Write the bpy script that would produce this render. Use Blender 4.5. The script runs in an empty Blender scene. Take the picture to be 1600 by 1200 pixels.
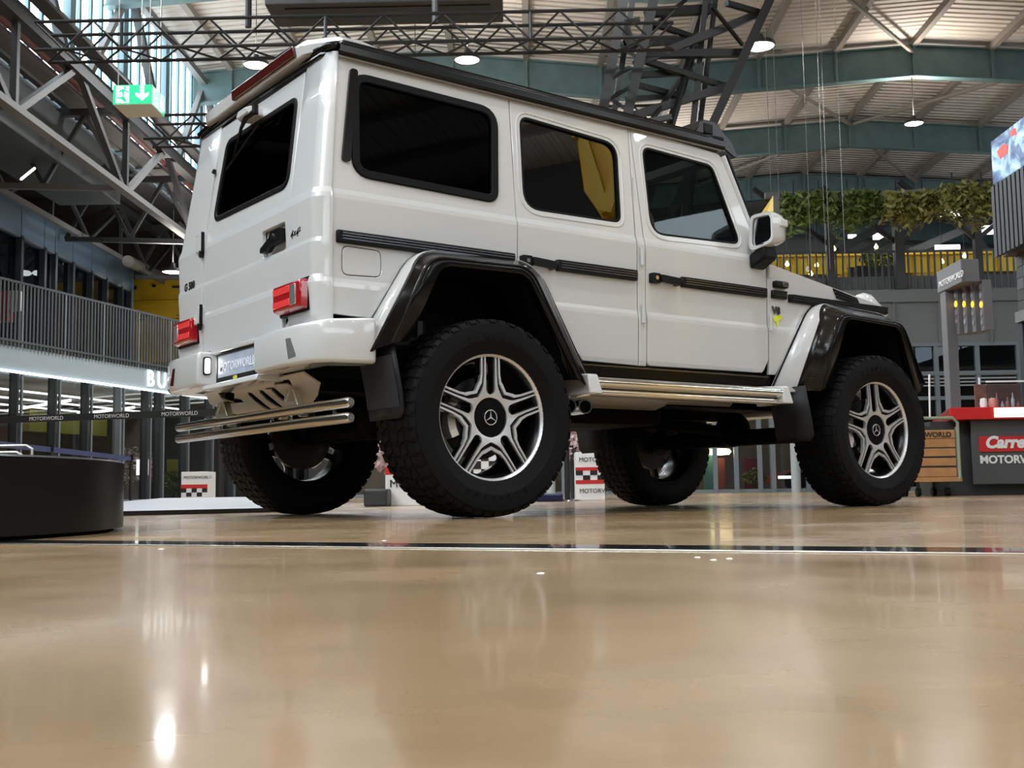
import bpy, bmesh, math, random
from mathutils import Vector, Matrix
from mathutils.geometry import tessellate_polygon
R = math.radians
rnd = random.Random(7)
scene = bpy.context.scene
col = scene.collection

# ------------------------------------------------------------------ camera
CAM = Vector((-3.012, -5.3353, 0.1171)); YAW, PITCH, ROLL, FPX = 0.9397, 0.0939, -0.0142, 1787.56
cf = Vector((math.cos(YAW)*math.cos(PITCH), math.sin(YAW)*math.cos(PITCH), math.sin(PITCH)))
r0 = Vector((math.sin(YAW), -math.cos(YAW), 0)); u0 = r0.cross(cf)
cr = math.cos(ROLL)*r0 + math.sin(ROLL)*u0; cu = -math.sin(ROLL)*r0 + math.cos(ROLL)*u0
cam_data = bpy.data.cameras.new('camera'); cam = bpy.data.objects.new('camera', cam_data); col.objects.link(cam)
cam_data.sensor_width = 36; cam_data.lens = 36*FPX/1600; cam_data.clip_start = .02; cam_data.clip_end = 400
cam.matrix_world = Matrix(((cr.x, cu.x, -cf.x, CAM.x), (cr.y, cu.y, -cf.y, CAM.y), (cr.z, cu.z, -cf.z, CAM.z), (0, 0, 0, 1)))
scene.camera = cam

# ------------------------------------------------------------------ hall frame: s to the right, d along the hall, z up
HY = 0.923
HM = Matrix(((math.sin(HY), math.cos(HY), 0, CAM.x), (-math.cos(HY), math.sin(HY), 0, CAM.y), (0, 0, 1, 0), (0, 0, 0, 1)))
HMI = HM.inverted()
def H(s, d, z): return HM @ Vector((s, d, z))
def hp(x, y, d):                     # hall position (s, d, z) of what the photograph shows at x, y, given its distance d
    v = cf + cr*((x-800)/FPX) + cu*((600-y)/FPX)
    w = HM.to_3x3().inverted() @ v
    t = d/w.y
    return (w.x*t, d, CAM.z + w.z*t)

# ------------------------------------------------------------------ world, lights, exposure
world = bpy.data.worlds.new('world'); scene.world = world; world.use_nodes = True
world.node_tree.nodes['Background'].inputs[0].default_value = (.80, .90, 1.0, 1)
world.node_tree.nodes['Background'].inputs[1].default_value = .35
scene.view_settings.view_transform = 'Standard'; scene.view_settings.look = 'None'
scene.view_settings.gamma = 1; scene.view_settings.exposure = -0.18; scene.view_settings.use_curve_mapping = False
LAMP_W = 330           # watts of one hall lamp
DAY = 4.5              # brightness of the daylight glazing

# ------------------------------------------------------------------ materials
MATS = {}
def mat(name, c=(.5, .5, .5), rough=.5, metal=0, coat=0, emit=None, es=1, spec=None, noise=0, nscale=8, bump=0, bscale=40, alpha=None):
    if name in MATS: return MATS[name]
    m = bpy.data.materials.new(name); m.use_nodes = True; MATS[name] = m
    nt = m.node_tree; b = nt.nodes['Principled BSDF']
    b.inputs['Base Color'].default_value = (*c, 1); b.inputs['Roughness'].default_value = rough; b.inputs['Metallic'].default_value = metal
    if coat: b.inputs['Coat Weight'].default_value = coat; b.inputs['Coat Roughness'].default_value = .02
    if spec is not None: b.inputs['Specular IOR Level'].default_value = spec
    if emit: b.inputs['Emission Color'].default_value = (*emit, 1); b.inputs['Emission Strength'].default_value = es
    if noise or bump:
        tc = nt.nodes.new('ShaderNodeTexCoord'); n = nt.nodes.new('ShaderNodeTexNoise')
        nt.links.new(tc.outputs['Object'], n.inputs['Vector']); n.inputs['Scale'].default_value = nscale; n.inputs['Detail'].default_value = 5
        if noise:
            mx = nt.nodes.new('ShaderNodeMix'); mx.data_type = 'RGBA'
            mx.inputs[6].default_value = (*[v*(1-noise) for v in c], 1); mx.inputs[7].default_value = (*[min(1, v*(1+noise)) for v in c], 1)
            nt.links.new(n.outputs['Fac'], mx.inputs[0]); nt.links.new(mx.outputs[2], b.inputs['Base Color'])
        if bump:
            n2 = nt.nodes.new('ShaderNodeTexNoise'); n2.inputs['Scale'].default_value = bscale; nt.links.new(tc.outputs['Object'], n2.inputs['Vector'])
            bp = nt.nodes.new('ShaderNodeBump'); bp.inputs['Strength'].default_value = bump; bp.inputs['Distance'].default_value = .01
            nt.links.new(n2.outputs['Fac'], bp.inputs['Height']); nt.links.new(bp.outputs['Normal'], b.inputs['Normal'])
    return m
def glass(name, tint, refl=(1, 1, 1), rough=.01, ior=1.5):
    if name in MATS: return MATS[name]
    m = bpy.data.materials.new(name); m.use_nodes = True; MATS[name] = m; nt = m.node_tree
    for n in list(nt.nodes):
        if n.type != 'OUTPUT_MATERIAL': nt.nodes.remove(n)
    out = nt.nodes['Material Output']
    tr = nt.nodes.new('ShaderNodeBsdfTransparent'); tr.inputs[0].default_value = (*tint, 1)
    gl = nt.nodes.new('ShaderNodeBsdfGlossy'); gl.inputs['Color'].default_value = (*refl, 1); gl.inputs['Roughness'].default_value = rough
    fr = nt.nodes.new('ShaderNodeFresnel'); ge = nt.nodes.new('ShaderNodeNewGeometry'); mi = nt.nodes.new('ShaderNodeMix'); mi.inputs[2].default_value = ior; mi.inputs[3].default_value = 1/ior
    nt.links.new(ge.outputs['Backfacing'], mi.inputs[0]); nt.links.new(mi.outputs[0], fr.inputs[0])
    mx = nt.nodes.new('ShaderNodeMixShader'); nt.links.new(fr.outputs[0], mx.inputs[0]); nt.links.new(tr.outputs[0], mx.inputs[1]); nt.links.new(gl.outputs[0], mx.inputs[2])
    nt.links.new(mx.outputs[0], out.inputs[0]); return m
def nodes_of(name):
    m = bpy.data.materials.new(name); m.use_nodes = True; MATS[name] = m
    return m, m.node_tree, m.node_tree.nodes['Principled BSDF']

mat('paint', (.66, .668, .668), .25, coat=1.0)
mat('black_gloss', (.004, .004, .0045), .18, spec=.3)
mat('black_plastic', (.006, .006, .0065), .42, spec=.2)
mat('rib_black', (.013, .014, .016), .5, spec=.3)
mat('flap_rib', (.035, .036, .040), .45)
mat('seal', (.004, .004, .0045), .5, spec=.15)
mat('lining', (.012, .012, .013), .8)
mat('under', (.004, .004, .004), .7, spec=.1)
mat('rubber', (.0045, .0045, .005), .62, spec=.15, bump=.15, bscale=60)
mat('rim_black', (.004, .004, .0045), .25, spec=.3)
mat('machined', (.80, .80, .81), .34, .75)
mat('chrome', (.82, .82, .80), .10, 1)
mat('steel', (.62, .58, .52), .22, 1)
mat('aluminium', (.70, .66, .58), .42, .85, noise=.08, nscale=20)
mat('skid', (.58, .54, .47), .38, .4, noise=.06, nscale=12)
mat('dark_metal', (.05, .05, .05), .45, .6)
mat('seat', (.02, .02, .022), .55)
mat('belt_grey', (.30, .32, .36), .5)
mat('chrome_dark', (.25, .25, .26), .2, 1)
mat('lamp_white', (.9, .9, .9), .3, emit=(1, 1, 1), es=14)
mat('plate', (.45, .50, .60), .25, noise=.3, nscale=14)
mat('plate_text', (.85, .88, .95), .4)
mat('yellow_text', (.75, .75, .08), .5)
mat('lime', (.75, .85, .05), .4)
mat('clear_lens', (.75, .75, .74), .08, coat=1)
mat('mirror', (.75, .78, .8), .02, 1)
glass('glass_dark', (.02, .021, .024), (.22, .24, .26))
glass('glass_tint', (.14, .15, .15), (.95, .95, .95), ior=2.0)
glass('glass_clear', (.55, .60, .59), (.75, .82, .85))
mat('red_lens', (.38, .008, .012), .08, coat=1, emit=(1, .02, .02), es=.03, noise=.35, nscale=90)
mat('red_lit', (.9, .05, .05), .15, coat=1, emit=(1, .05, .05), es=.22, noise=.4, nscale=120)
mat('red_dark', (.075, .010, .008), .12, coat=1)
mat('reflector', (.7, .7, .72), .15, .8, noise=.3, nscale=150)
# brown-black woven carbon of the arches
m, nt, b = nodes_of('carbon'); tc = nt.nodes.new('ShaderNodeTexCoord'); ck = nt.nodes.new('ShaderNodeTexChecker'); ck.inputs['Scale'].default_value = 260
ck.inputs[1].default_value = (.006, .0048, .0038, 1); ck.inputs[2].default_value = (.013, .010, .0075, 1); nt.links.new(tc.outputs['Object'], ck.inputs[0])
nt.links.new(ck.outputs[0], b.inputs['Base Color']); b.inputs['Roughness'].default_value = .16; b.inputs['Specular IOR Level'].default_value = .32
# polished concrete
m, nt, b = nodes_of('concrete'); tc = nt.nodes.new('ShaderNodeTexCoord')
n1 = nt.nodes.new('ShaderNodeTexNoise'); n1.inputs['Scale'].default_value = 1.1; n1.inputs['Detail'].default_value = 8; n1.inputs['Roughness'].default_value = .6
n2 = nt.nodes.new('ShaderNodeTexNoise'); n2.inputs['Scale'].default_value = 14; n2.inputs['Detail'].default_value = 6
n3 = nt.nodes.new('ShaderNodeTexNoise'); n3.inputs['Scale'].default_value = 3; n3.inputs['Detail'].default_value = 3
for n in (n1, n2, n3): nt.links.new(tc.outputs['Object'], n.inputs['Vector'])
ad = nt.nodes.new('ShaderNodeMath'); ad.operation = 'MULTIPLY_ADD'; ad.inputs[1].default_value = .35; nt.links.new(n2.outputs['Fac'], ad.inputs[0]); nt.links.new(n1.outputs['Fac'], ad.inputs[2])
rp = nt.nodes.new('ShaderNodeValToRGB'); rp.color_ramp.elements[0].position = .38; rp.color_ramp.elements[0].color = (.270, .180, .096, 1)
rp.color_ramp.elements[1].position = 1.0; rp.color_ramp.interpolation = 'EASE'; rp.color_ramp.elements[1].color = (.385, .262, .142, 1); nt.links.new(ad.outputs[0], rp.inputs[0]); nt.links.new(rp.outputs[0], b.inputs['Base Color'])
rr_ = nt.nodes.new('ShaderNodeMapRange'); rr_.inputs[1].default_value = .3; rr_.inputs[2].default_value = .7; rr_.inputs[3].default_value = .17; rr_.inputs[4].default_value = .30
nt.links.new(n3.outputs['Fac'], rr_.inputs[0]); nt.links.new(rr_.outputs[0], b.inputs['Roughness']); b.inputs['Coat Weight'].default_value = .28; b.inputs['Coat Roughness'].default_value = .07
bp = nt.nodes.new('ShaderNodeBump'); bp.inputs['Strength'].default_value = .14; bp.inputs['Distance'].default_value = .004; nt.links.new(n3.outputs['Fac'], bp.inputs['Height'])
nt.links.new(bp.outputs['Normal'], b.inputs['Normal']); nt.links.new(bp.outputs['Normal'], b.inputs['Coat Normal'])
# corrugated roof deck
m, nt, b = nodes_of('deck'); tc = nt.nodes.new('ShaderNodeTexCoord'); wv = nt.nodes.new('ShaderNodeTexWave'); wv.bands_direction = 'Y'; wv.inputs['Scale'].default_value = 1.0; wv.inputs['Distortion'].default_value = .3
nz = nt.nodes.new('ShaderNodeTexNoise'); nz.inputs['Scale'].default_value = .5; nt.links.new(tc.outputs['Object'], wv.inputs['Vector']); nt.links.new(tc.outputs['Object'], nz.inputs['Vector'])
mx = nt.nodes.new('ShaderNodeMix'); mx.data_type = 'RGBA'; mx.inputs[6].default_value = (.40, .35, .30, 1); mx.inputs[7].default_value = (.56, .50, .44, 1); nt.links.new(nz.outputs['Fac'], mx.inputs[0])
nt.links.new(mx.outputs[2], b.inputs['Base Color']); b.inputs['Roughness'].default_value = .6
bp = nt.nodes.new('ShaderNodeBump'); bp.inputs['Strength'].default_value = .9; bp.inputs['Distance'].default_value = .12; nt.links.new(wv.outputs['Fac'], bp.inputs['Height']); nt.links.new(bp.outputs['Normal'], b.inputs['Normal'])

# ------------------------------------------------------------------ object helpers
WM = {}
def wm(o): return WM.get(o.name, Matrix.Identity(4)) if o else Matrix.Identity(4)
def tag(o, label, cat, group=None):
    o['label'] = label; o['category'] = cat
    if group: o['group'] = group
    return o
def thing(name, label, cat, loc=(0, 0, 0), rz=0, group=None):
    o = bpy.data.objects.new(name, None); col.objects.link(o); o.empty_display_size = .1
    M = Matrix.Translation(Vector(loc)) @ Matrix.Rotation(rz, 4, 'Z'); o.matrix_world = M; WM[o.name] = M
    return tag(o, label, cat, group)
def hthing(name, label, cat, s, d, z=0, group=None): return thing(name, label, cat, H(s, d, z), HY-math.pi/2, group)
def finish(me, smooth=35):
    if smooth:
        me.polygons.foreach_set('use_smooth', [True]*len(me.polygons)); me.set_sharp_from_angle(angle=R(smooth))
def link(name, me, parent=None, W=None):
    o = bpy.data.objects.new(name, me); col.objects.link(o); W = W or Matrix.Identity(4)
    if parent:
        o.parent = parent; o.matrix_local = wm(parent).inverted() @ W
    else: o.matrix_world = W
    WM[o.name] = W; return o
class MB:
    def __init__(s, M=None): s.bm = bmesh.new(); s.M = M or Matrix.Identity(4)
    def v(s, p): return s.bm.verts.new(s.M @ Vector(p))
    def face(s, pts, mi=0):
        f = s.bm.faces.new([s.v(p) for p in pts]); f.material_index = mi; return f
    def box(s, c, size, rot=None, mi=0):
        c = Vector(c); h = Vector(size)/2; rot = rot or Matrix.Identity(3)
        P = [s.v(c + rot @ Vector((x*h.x, y*h.y, z*h.z))) for x in (-1, 1) for y in (-1, 1) for z in (-1, 1)]
        for q in ((0, 1, 3, 2), (4, 6, 7, 5), (0, 4, 5, 1), (2, 3, 7, 6), (0, 2, 6, 4), (1, 5, 7, 3)):
            s.bm.faces.new([P[i] for i in q]).material_index = mi
        return s
    def bb(s, a, b, mi=0):
        return s.box([(x+y)/2 for x, y in zip(a, b)], [abs(y-x) for x, y in zip(a, b)], mi=mi)
    def hexa(s, P, mi=0):            # 8 points: bottom 4, top 4
        V = [s.v(p) for p in P]
        for q in ((3, 2, 1, 0), (4, 5, 6, 7), (0, 1, 5, 4), (1, 2, 6, 5), (2, 3, 7, 6), (3, 0, 4, 7)): s.bm.faces.new([V[i] for i in q]).material_index = mi
        return s
    def path(s, pts, r, n=8, closed=False, mi=0, caps=True, up=None):
        pts = [Vector(p) for p in pts]; N = len(pts); rings = []
        rs = r if isinstance(r, (list, tuple)) else [r]*N
        for i, p in enumerate(pts):
            a = pts[i-1] if i or closed else p; c = pts[(i+1) % N] if i < N-1 or closed else p
            t = (c-a).normalized(); ref = Vector(up) if up else (Vector((0, 0, 1)) if abs(t.z) < .95 else Vector((1, 0, 0)))
            x = t.cross(ref).normalized(); y = x.cross(t)
            rings.append([s.v(p + rs[i]*(math.cos(k*2*math.pi/n)*x + math.sin(k*2*math.pi/n)*y)) for k in range(n)])
        for i in range(N if closed else N-1):
            A, B = rings[i], rings[(i+1) % N]
            for k in range(n): s.bm.faces.new((A[k], A[(k+1) % n], B[(k+1) % n], B[k])).material_index = mi
        if caps and not closed:
            s.bm.faces.new(rings[0][::-1]).material_index = mi; s.bm.faces.new(rings[-1]).material_index = mi
        return s
    def tube(s, p, q, r, n=10, r2=None, mi=0): return s.path([p, q], [r, r if r2 is None else r2], n, mi=mi)
    def grid(s, rows, closed=False, mi=0, cyc=False):
        V = [[s.v(p) for p in row] for row in rows]
        for i in range(len(V) if cyc else len(V)-1):
            A, B = V[i], V[(i+1) % len(V)]; m = len(A)
            for k in range(m if closed else m-1):
                s.bm.faces.new((A[k], A[(k+1) % m], B[(k+1) % m], B[k])).material_index = mi
        return V
    def lathe(s, prof, fn, n=48, closed=False, mi=0):   # prof: (r, a); fn(r, angle, a) -> point
        return s.grid([[fn(r, k*2*math.pi/n, a) for k in range(n)] for r, a in (prof + prof[:1] if closed else prof)], closed=True, mi=mi)
    def prism(s, outer, f0, f1, holes=(), mi=0, mside=None, mback=None):
        loops = [outer] + list(holes); flat = [p for l in loops for p in l]
        tris = tessellate_polygon([[Vector((p[0], p[1], 0)) for p in l] for l in loops])
        A = [s.v(f0(*p)) for p in flat]; B = [s.v(f1(*p)) for p in flat]
        for t in tris:
            if len(set(t)) < 3: continue
            try:
                s.bm.faces.new([A[i] for i in t]).material_index = mi; s.bm.faces.new([B[i] for i in t[::-1]]).material_index = mi if mback is None else mback
            except ValueError: pass
        k = 0
        for l in loops:
            n = len(l)
            for i in range(n):
                try: s.bm.faces.new((A[k+i], A[k+(i+1) % n], B[k+(i+1) % n], B[k+i])).material_index = mi if mside is None else mside
                except ValueError: pass
            k += n
        return s
    def mesh(s, name, mats, smooth=35, origin=None):
        bmesh.ops.remove_doubles(s.bm, verts=s.bm.verts, dist=1e-5)
        bmesh.ops.recalc_face_normals(s.bm, faces=s.bm.faces)
        me = bpy.data.meshes.new(name)
        if origin is not None: bmesh.ops.transform(s.bm, matrix=origin.inverted(), verts=s.bm.verts)
        s.bm.to_mesh(me); s.bm.free()
        for m in (mats if isinstance(mats, (list, tuple)) else [mats]): me.materials.append(MATS[m] if isinstance(m, str) else m)
        finish(me, smooth); return me
    def build(s, name, mats, parent=None, smooth=35, bevel=0, seg=2, label=None, kind=None):
        if parent: W = wm(parent)
        else:
            xs = [v.co for v in s.bm.verts]; lo = [min(v[i] for v in xs) for i in range(3)]; hi = [max(v[i] for v in xs) for i in range(3)]
            W = Matrix.Translation(((lo[0]+hi[0])/2, (lo[1]+hi[1])/2, lo[2])) @ Matrix.Rotation(math.atan2(s.M[1][0], s.M[0][0]), 4, 'Z')
        me = s.mesh(name, mats, smooth, W); o = link(name, me, parent, W)
        if bevel:
            b = o.modifiers.new('bevel', 'BEVEL'); b.width = bevel; b.segments = seg; b.limit_method = 'ANGLE'; b.angle_limit = R(40); b.harden_normals = False
        if label: o['label'] = label
        if kind: o['kind'] = kind
        return o
def struct(o): o['kind'] = 'structure'; return o
UNIT = {}
def unit(kind, m):
    if (kind, m) in UNIT: return UNIT[kind, m]
    b = MB()
    if kind == 'box': b.box((0, 0, .5), (1, 1, 1))
    else: b.tube((0, 0, 0), (0, 0, 1), .5, 8 if kind == 'cyl' else 20)
    UNIT[kind, m] = b.mesh(kind + '_bar', m, 35 if kind != 'box' else 0); return UNIT[kind, m]
def strut(name, p, q, w, m, parent=None, kind='box', w2=None, side=None):   # one straight member that shares its mesh with its like
    p, q = Vector(p), Vector(q); t = q-p; L = t.length; t.normalize()
    ref = Vector(side) if side else (Vector((0, 0, 1)) if abs(t.z) < .97 else Vector((HM[0][0], HM[1][0], 0)))
    x = ref.cross(t).normalized(); y = t.cross(x); w2 = w2 or w
    W = Matrix(((x.x*w, y.x*w2, t.x*L, p.x), (x.y*w, y.y*w2, t.y*L, p.y), (x.z*w, y.z*w2, t.z*L, p.z), (0, 0, 0, 1)))
    return link(name, unit(kind, m), parent, W)
def rrect(pts, rad, n=5):            # round the corners of a polygon
    out = []; N = len(pts); rs = rad if isinstance(rad, (list, tuple)) else [rad]*N
    for i in range(N):
        p = Vector(pts[i]); a = Vector(pts[i-1]); c = Vector(pts[(i+1) % N]); r = rs[i]
        if r <= 0: out.append(tuple(p)); continue
        da = (a-p); dc = (c-p); la, lc = da.length, dc.length; da.normalize(); dc.normalize()
        ang = da.angle(dc); t = min(r/math.tan(ang/2), la*.48, lc*.48)
        P0 = p+da*t; P2 = p+dc*t
        for k in range(n+1):
            u = k/n; out.append(tuple((1-u)**2*P0 + 2*u*(1-u)*p + u*u*P2))
    return out
def interp(tab, z):
    if z <= tab[0][0]: return tab[0][1]
    for (a, b), (c, d) in zip(tab, tab[1:]):
        if z <= c: return b + (d-b)*(z-a)/(c-a)
    return tab[-1][1]
def text_mesh(body, size, m, extrude=.004, shear=0, bold=0, space=1, align='LEFT'):
    cu_ = bpy.data.curves.new('text', 'FONT'); cu_.body = body; cu_.size = size; cu_.extrude = extrude; cu_.shear = shear; cu_.offset = bold; cu_.space_character = space; cu_.align_x = align; cu_.resolution_u = 3
    o = bpy.data.objects.new('text', cu_); col.objects.link(o); dg = bpy.context.evaluated_depsgraph_get()
    me = bpy.data.meshes.new_from_object(o.evaluated_get(dg)); bpy.data.objects.remove(o); bpy.data.curves.remove(cu_)
    me.materials.clear(); me.materials.append(MATS[m]); return me
def text(name, body, size, m, parent, W, **k): return link(name, text_mesh(body, size, m, **k), parent, W)
def frame(o, x, y):                  # matrix with origin o, x along x and y along y
    x = Vector(x).normalized(); z = x.cross(Vector(y)).normalized(); y = z.cross(x)
    return Matrix(((x.x, y.x, z.x, o[0]), (x.y, y.y, z.y, o[1]), (x.z, y.z, z.z, o[2]), (0, 0, 0, 1)))
# ================================================================== THE HALL
mat('teal_steel', (.070, .118, .118), .5, noise=.35, nscale=2)
mat('purlin', (.17, .145, .12), .6, noise=.2)
mat('truss_black', (.010, .0105, .011), .4, .1)
mat('mast_steel', (.013, .0135, .014), .5, .1, noise=.3, nscale=5)
mat('aisle_steel', (.04, .04, .042), .55, noise=.25, nscale=4)
mat('aisle_light', (.13, .128, .126), .55, noise=.2, nscale=4)
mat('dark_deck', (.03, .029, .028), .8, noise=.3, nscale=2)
mat('wall_grey', (.16, .16, .155), .8, noise=.15, nscale=2)
mat('wall_dark', (.07, .07, .07), .8, noise=.2, nscale=2)
mat('daylight', (.8, .9, 1), .4, emit=(.80, .93, 1), es=DAY*2.2)
mat('daylight_soft', (.8, .9, 1), .4, emit=(.86, .94, 1), es=DAY*.8)
mat('clerestory_frame', (.10, .17, .20), .5)
mat('rust_pipe', (.17, .055, .045), .6, noise=.3)
mat('joint_dark', (.03, .03, .032), .12, coat=.5)
mat('joint_metal', (.75, .72, .66), .25, 1)
S0, S1, D0, D1 = -20.0, 25.0, -24.0, 60.0
fl = struct(MB(HM).bb((S0, D0, -.2), (S1, D1, 0)).build('floor', 'concrete', None, 0))
# the metal floor joint and the dark resin strip beside it
ja, jb = Vector((-2.95, -.93, 0)), Vector((1.0, -8.40, 0)); jt = (jb-ja).normalized(); jn = Vector((-jt.y, jt.x, 0))
jm = frame(ja, jt, jn); L = (jb-ja).length
struct(MB(jm).bb((0, .0, -.01), (L, .014, .0025)).build('trim_1', 'joint_metal', None, 0, .001)); struct(MB(jm).bb((0, .016, -.01), (L, .205, .0012)).build('trim_2', 'joint_dark', None, 0))
# roof: two gables, valley at s = 3.6
PROF = [(-10.9, 14.0), (-3.4, 14.55), (3.6, 13.85), (12.5, 14.45), (S1, 13.6)]
def roof_z(s): return interp(PROF, s)
for i, ((a, za), (b, zb)) in enumerate(zip(PROF, PROF[1:])):
    mb = MB(HM); mb.hexa([(a, D0, za), (b, D0, zb), (b, D1, zb), (a, D1, za), (a, D0, za+.12), (b, D0, zb+.12), (b, D1, zb+.12), (a, D1, za+.12)])
    o = struct(mb.build('ceiling', 'deck', None, 0)); o.name = 'ceiling_%d' % (i+1)
# purlins along the hall
for i, s in enumerate([-9.6, -7.2, -4.8, -2.4, 0, 2.4, 5.0, 7.5, 10.0, 12.5, 15.0, 17.5, 20.0, 22.5]):
    o = tag(strut('roof_purlin', H(s, D0, roof_z(s)-.12), H(s, D1, roof_z(s)-.12), .18, 'purlin', None, 'box', .22), 'long dark steel purlin under the corrugated roof, ' + ('%s from the left' % ['first', 'second', 'third', 'fourth', 'fifth', 'sixth', 'seventh', 'eighth', 'ninth', 'tenth', 'eleventh', 'twelfth', 'thirteenth', 'fourteenth'][i]), 'beam', 'roof purlins')
# teal plate girders across the hall
GN = {36: 'nearest in view', 43.5: 'second in view', 51: 'third in view, above the plants', 58.5: 'farthest, at the end wall', 28.5: 'over the floor just above the picture', 21: 'high over the car', 13.5: 'high in front of the car', 6: 'high over the near floor'}
for d, wd in GN.items():
    g = hthing('roof_girder', 'teal steel plate girder spanning the hall roof, ' + wd, 'girder', 3.6, d, 13, 'teal roof girders')
    for (a, za), (b, zb) in zip(PROF, PROF[1:]):
        za, zb = za-.2, zb-.2; h = 1.0
        mb = MB(HM); mb.hexa([(a, d-.02, za-h), (b, d-.02, zb-h), (b, d+.02, zb-h), (a, d+.02, za-h), (a, d-.02, za), (b, d-.02, zb), (b, d+.02, zb), (a, d+.02, za)]); mb.build('web', 'teal_steel', g, 0)
        for dz in (-h, 0):
            mb = MB(HM); mb.hexa([(a, d-.16, za+dz-.02), (b, d-.16, zb+dz-.02), (b, d+.16, zb+dz-.02), (a, d+.16, za+dz-.02), (a, d-.16, za+dz+.02), (b, d-.16, zb+dz+.02), (b, d+.16, zb+dz+.02), (a, d+.16, za+dz+.02)]); mb.build('flange', 'teal_steel', g, 0)
    if d >= 36:
        for s in [-9.6, -7.2, -4.8, -2.4, 0, 2.4, 5.0, 7.5, 10.0, 12.5, 15.0, 17.5]: strut('stiffener', H(s, d-.07, roof_z(s)-1.2), H(s, d-.07, roof_z(s)-.2), .10, 'teal_steel', g)
# slender wind bracing under the right-hand gable
for i, (s0, d0, s1, d1) in enumerate(((7.5, 36.2, 12.5, 43.3), (12.5, 29, 17.5, 36), (7.5, 50.8, 12.5, 43.7), (12.5, 43.7, 17.5, 50.8), (12.5, 36, 7.5, 29), (17.5, 36.2, 12.5, 43.3))):
    tag(strut('wind_brace', H(s0, d0, roof_z(s0)-.4), H(s1, d1, roof_z(s1)-.4), .10, 'purlin'), ['thin diagonal roof brace between first and second teal girders', 'thin diagonal roof brace right of the ridge before the first girder', 'thin diagonal roof brace left between second and third girders', 'thin diagonal roof brace right between second and third girders', 'thin diagonal roof brace left before the first girder', 'thin diagonal brace right between first and second girders'][i], 'brace', 'roof wind bracing')
# outer walls
struct(MB(HM).bb((S0-.3, D0, 0), (S0, D1, 10.0)).build('wall_left', 'wall_dark', None, 0))
struct(MB(HM).bb((S0-.3, D1, 0), (S1, D1+.3, 15)).build('wall_back', 'wall_grey', None, 0))
struct(MB(HM).bb((S0-.3, D0-.3, 0), (S1, D0, 15)).build('wall_front', 'wall_dark', None, 0))
struct(MB(HM).bb((S1, D0, 0), (S1+.3, D1, 15)).build('wall_right', 'wall_dark', None, 0))
# daylight strips high in the right wall and in the gable behind the viewer
w = struct(MB(HM).bb((S1-.05, -18, 8.0), (S1-.02, 50, 11.0)).build('window_1', 'daylight_soft', None, 0))
for k in range(18): strut('mullion', H(S1-.08, -18+k*4, 7.9), H(S1-.08, -18+k*4, 11.1), .12, 'clerestory_frame', w)
w = struct(MB(HM).bb((-8, D0+.02, 7.0), (20, D0+.05, 9.5)).build('window_2', 'daylight_soft', None, 0))
for k in range(15): strut('mullion', H(-8+k*2, D0+.08, 6.9), H(-8+k*2, D0+.08, 9.6), .12, 'clerestory_frame', w)
# left clerestory
cl = struct(MB(HM).bb((-10.95, -20, 9.3), (-10.90, D1, 14.0)).build('window_3', 'daylight', None, 0))
for k in range(66):
    d = 12+k*.7; big = k % 5 == 0
    strut('mullion', H(-10.86, d, 9.2), H(-10.86, d, 14.0), .32 if big else .12, 'clerestory_frame', cl, 'box', .30 if big else .08)
for z in (9.3, 11.3, 13.9): strut('transom', H(-10.82, 8, z), H(-10.82, D1, z), .14, 'aisle_light', cl)
for k in range(7):
    d = 12+k*7; strut('brace', H(-10.6, d, 9.4), H(-10.6, d+3.5, 13.8), .16, 'aisle_light', cl); strut('brace', H(-10.6, d+7, 9.4), H(-10.6, d+3.5, 13.8), .20, 'aisle_steel', cl)
strut('light_beam', H(-10.5, 6, 13.55), H(-10.5, D1, 13.55), .20, 'aisle_light', cl); strut('sill_beam', H(-10.4, 6, 9.25), H(-10.4, D1, 9.25), .45, 'aisle_light', cl, 'box', .10)
tag(MB(HM).path([(-10.05, 6, 9.35), (-10.05, D1-1, 9.35)], .11, 12).build('red_pipe', 'rust_pipe'), 'dark red pipe running along below the bright clerestory', 'pipe')
# aisle roof between clerestory and outer wall
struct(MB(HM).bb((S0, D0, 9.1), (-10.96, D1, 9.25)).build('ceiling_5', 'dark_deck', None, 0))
# long lattice girder that carries the clerestory
gd = hthing('lattice_girder', 'long grey lattice girder below the clerestory, nearer of the two', 'girder', -9.1, 24, 7, 'aisle girders')
SG = -9.15; zt_, zb_ = 8.82, 7.05
strut('top_chord', H(SG, 4, zt_), H(SG, 54, zt_), .26, 'aisle_steel', gd, 'box', .30); strut('bottom_chord', H(SG, 4, zb_), H(SG, 54, zb_), .20, 'aisle_light', gd, 'box', .13)
strut('cable_tray', H(SG+.35, 4, zt_+.28), H(SG+.35, 54, zt_+.28), .3, 'aisle_steel', gd, 'box', .06)
for k in range(8):
    d = 11.3+k*5.6
    strut('post', H(SG, d+2.8, zb_), H(SG, d+2.8, zt_), .12, 'aisle_steel', gd); strut('diagonal', H(SG, d, zt_), H(SG, d+2.6, zb_), .13, 'aisle_steel', gd); strut('diagonal', H(SG, d+2.9, zb_), H(SG, d+5.5, zt_), .13, 'aisle_light', gd)
    strut('stub', H(SG, d+2.8, zb_+.02), H(SG-.5, d+2.8, zb_+.6), .08, 'aisle_steel', gd)
gd = hthing('lattice_girder', 'darker thin lattice girder deeper in the side aisle', 'girder', -12.4, 24, 7, 'aisle girders')
SG = -12.4; zt_, zb_ = 8.9, 7.35
strut('top_chord', H(SG, 8, zt_), H(SG, 54, zt_), .2, 'aisle_steel', gd); strut('bottom_chord', H(SG, 8, zb_), H(SG, 54, zb_), .14, 'aisle_light', gd)
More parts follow.
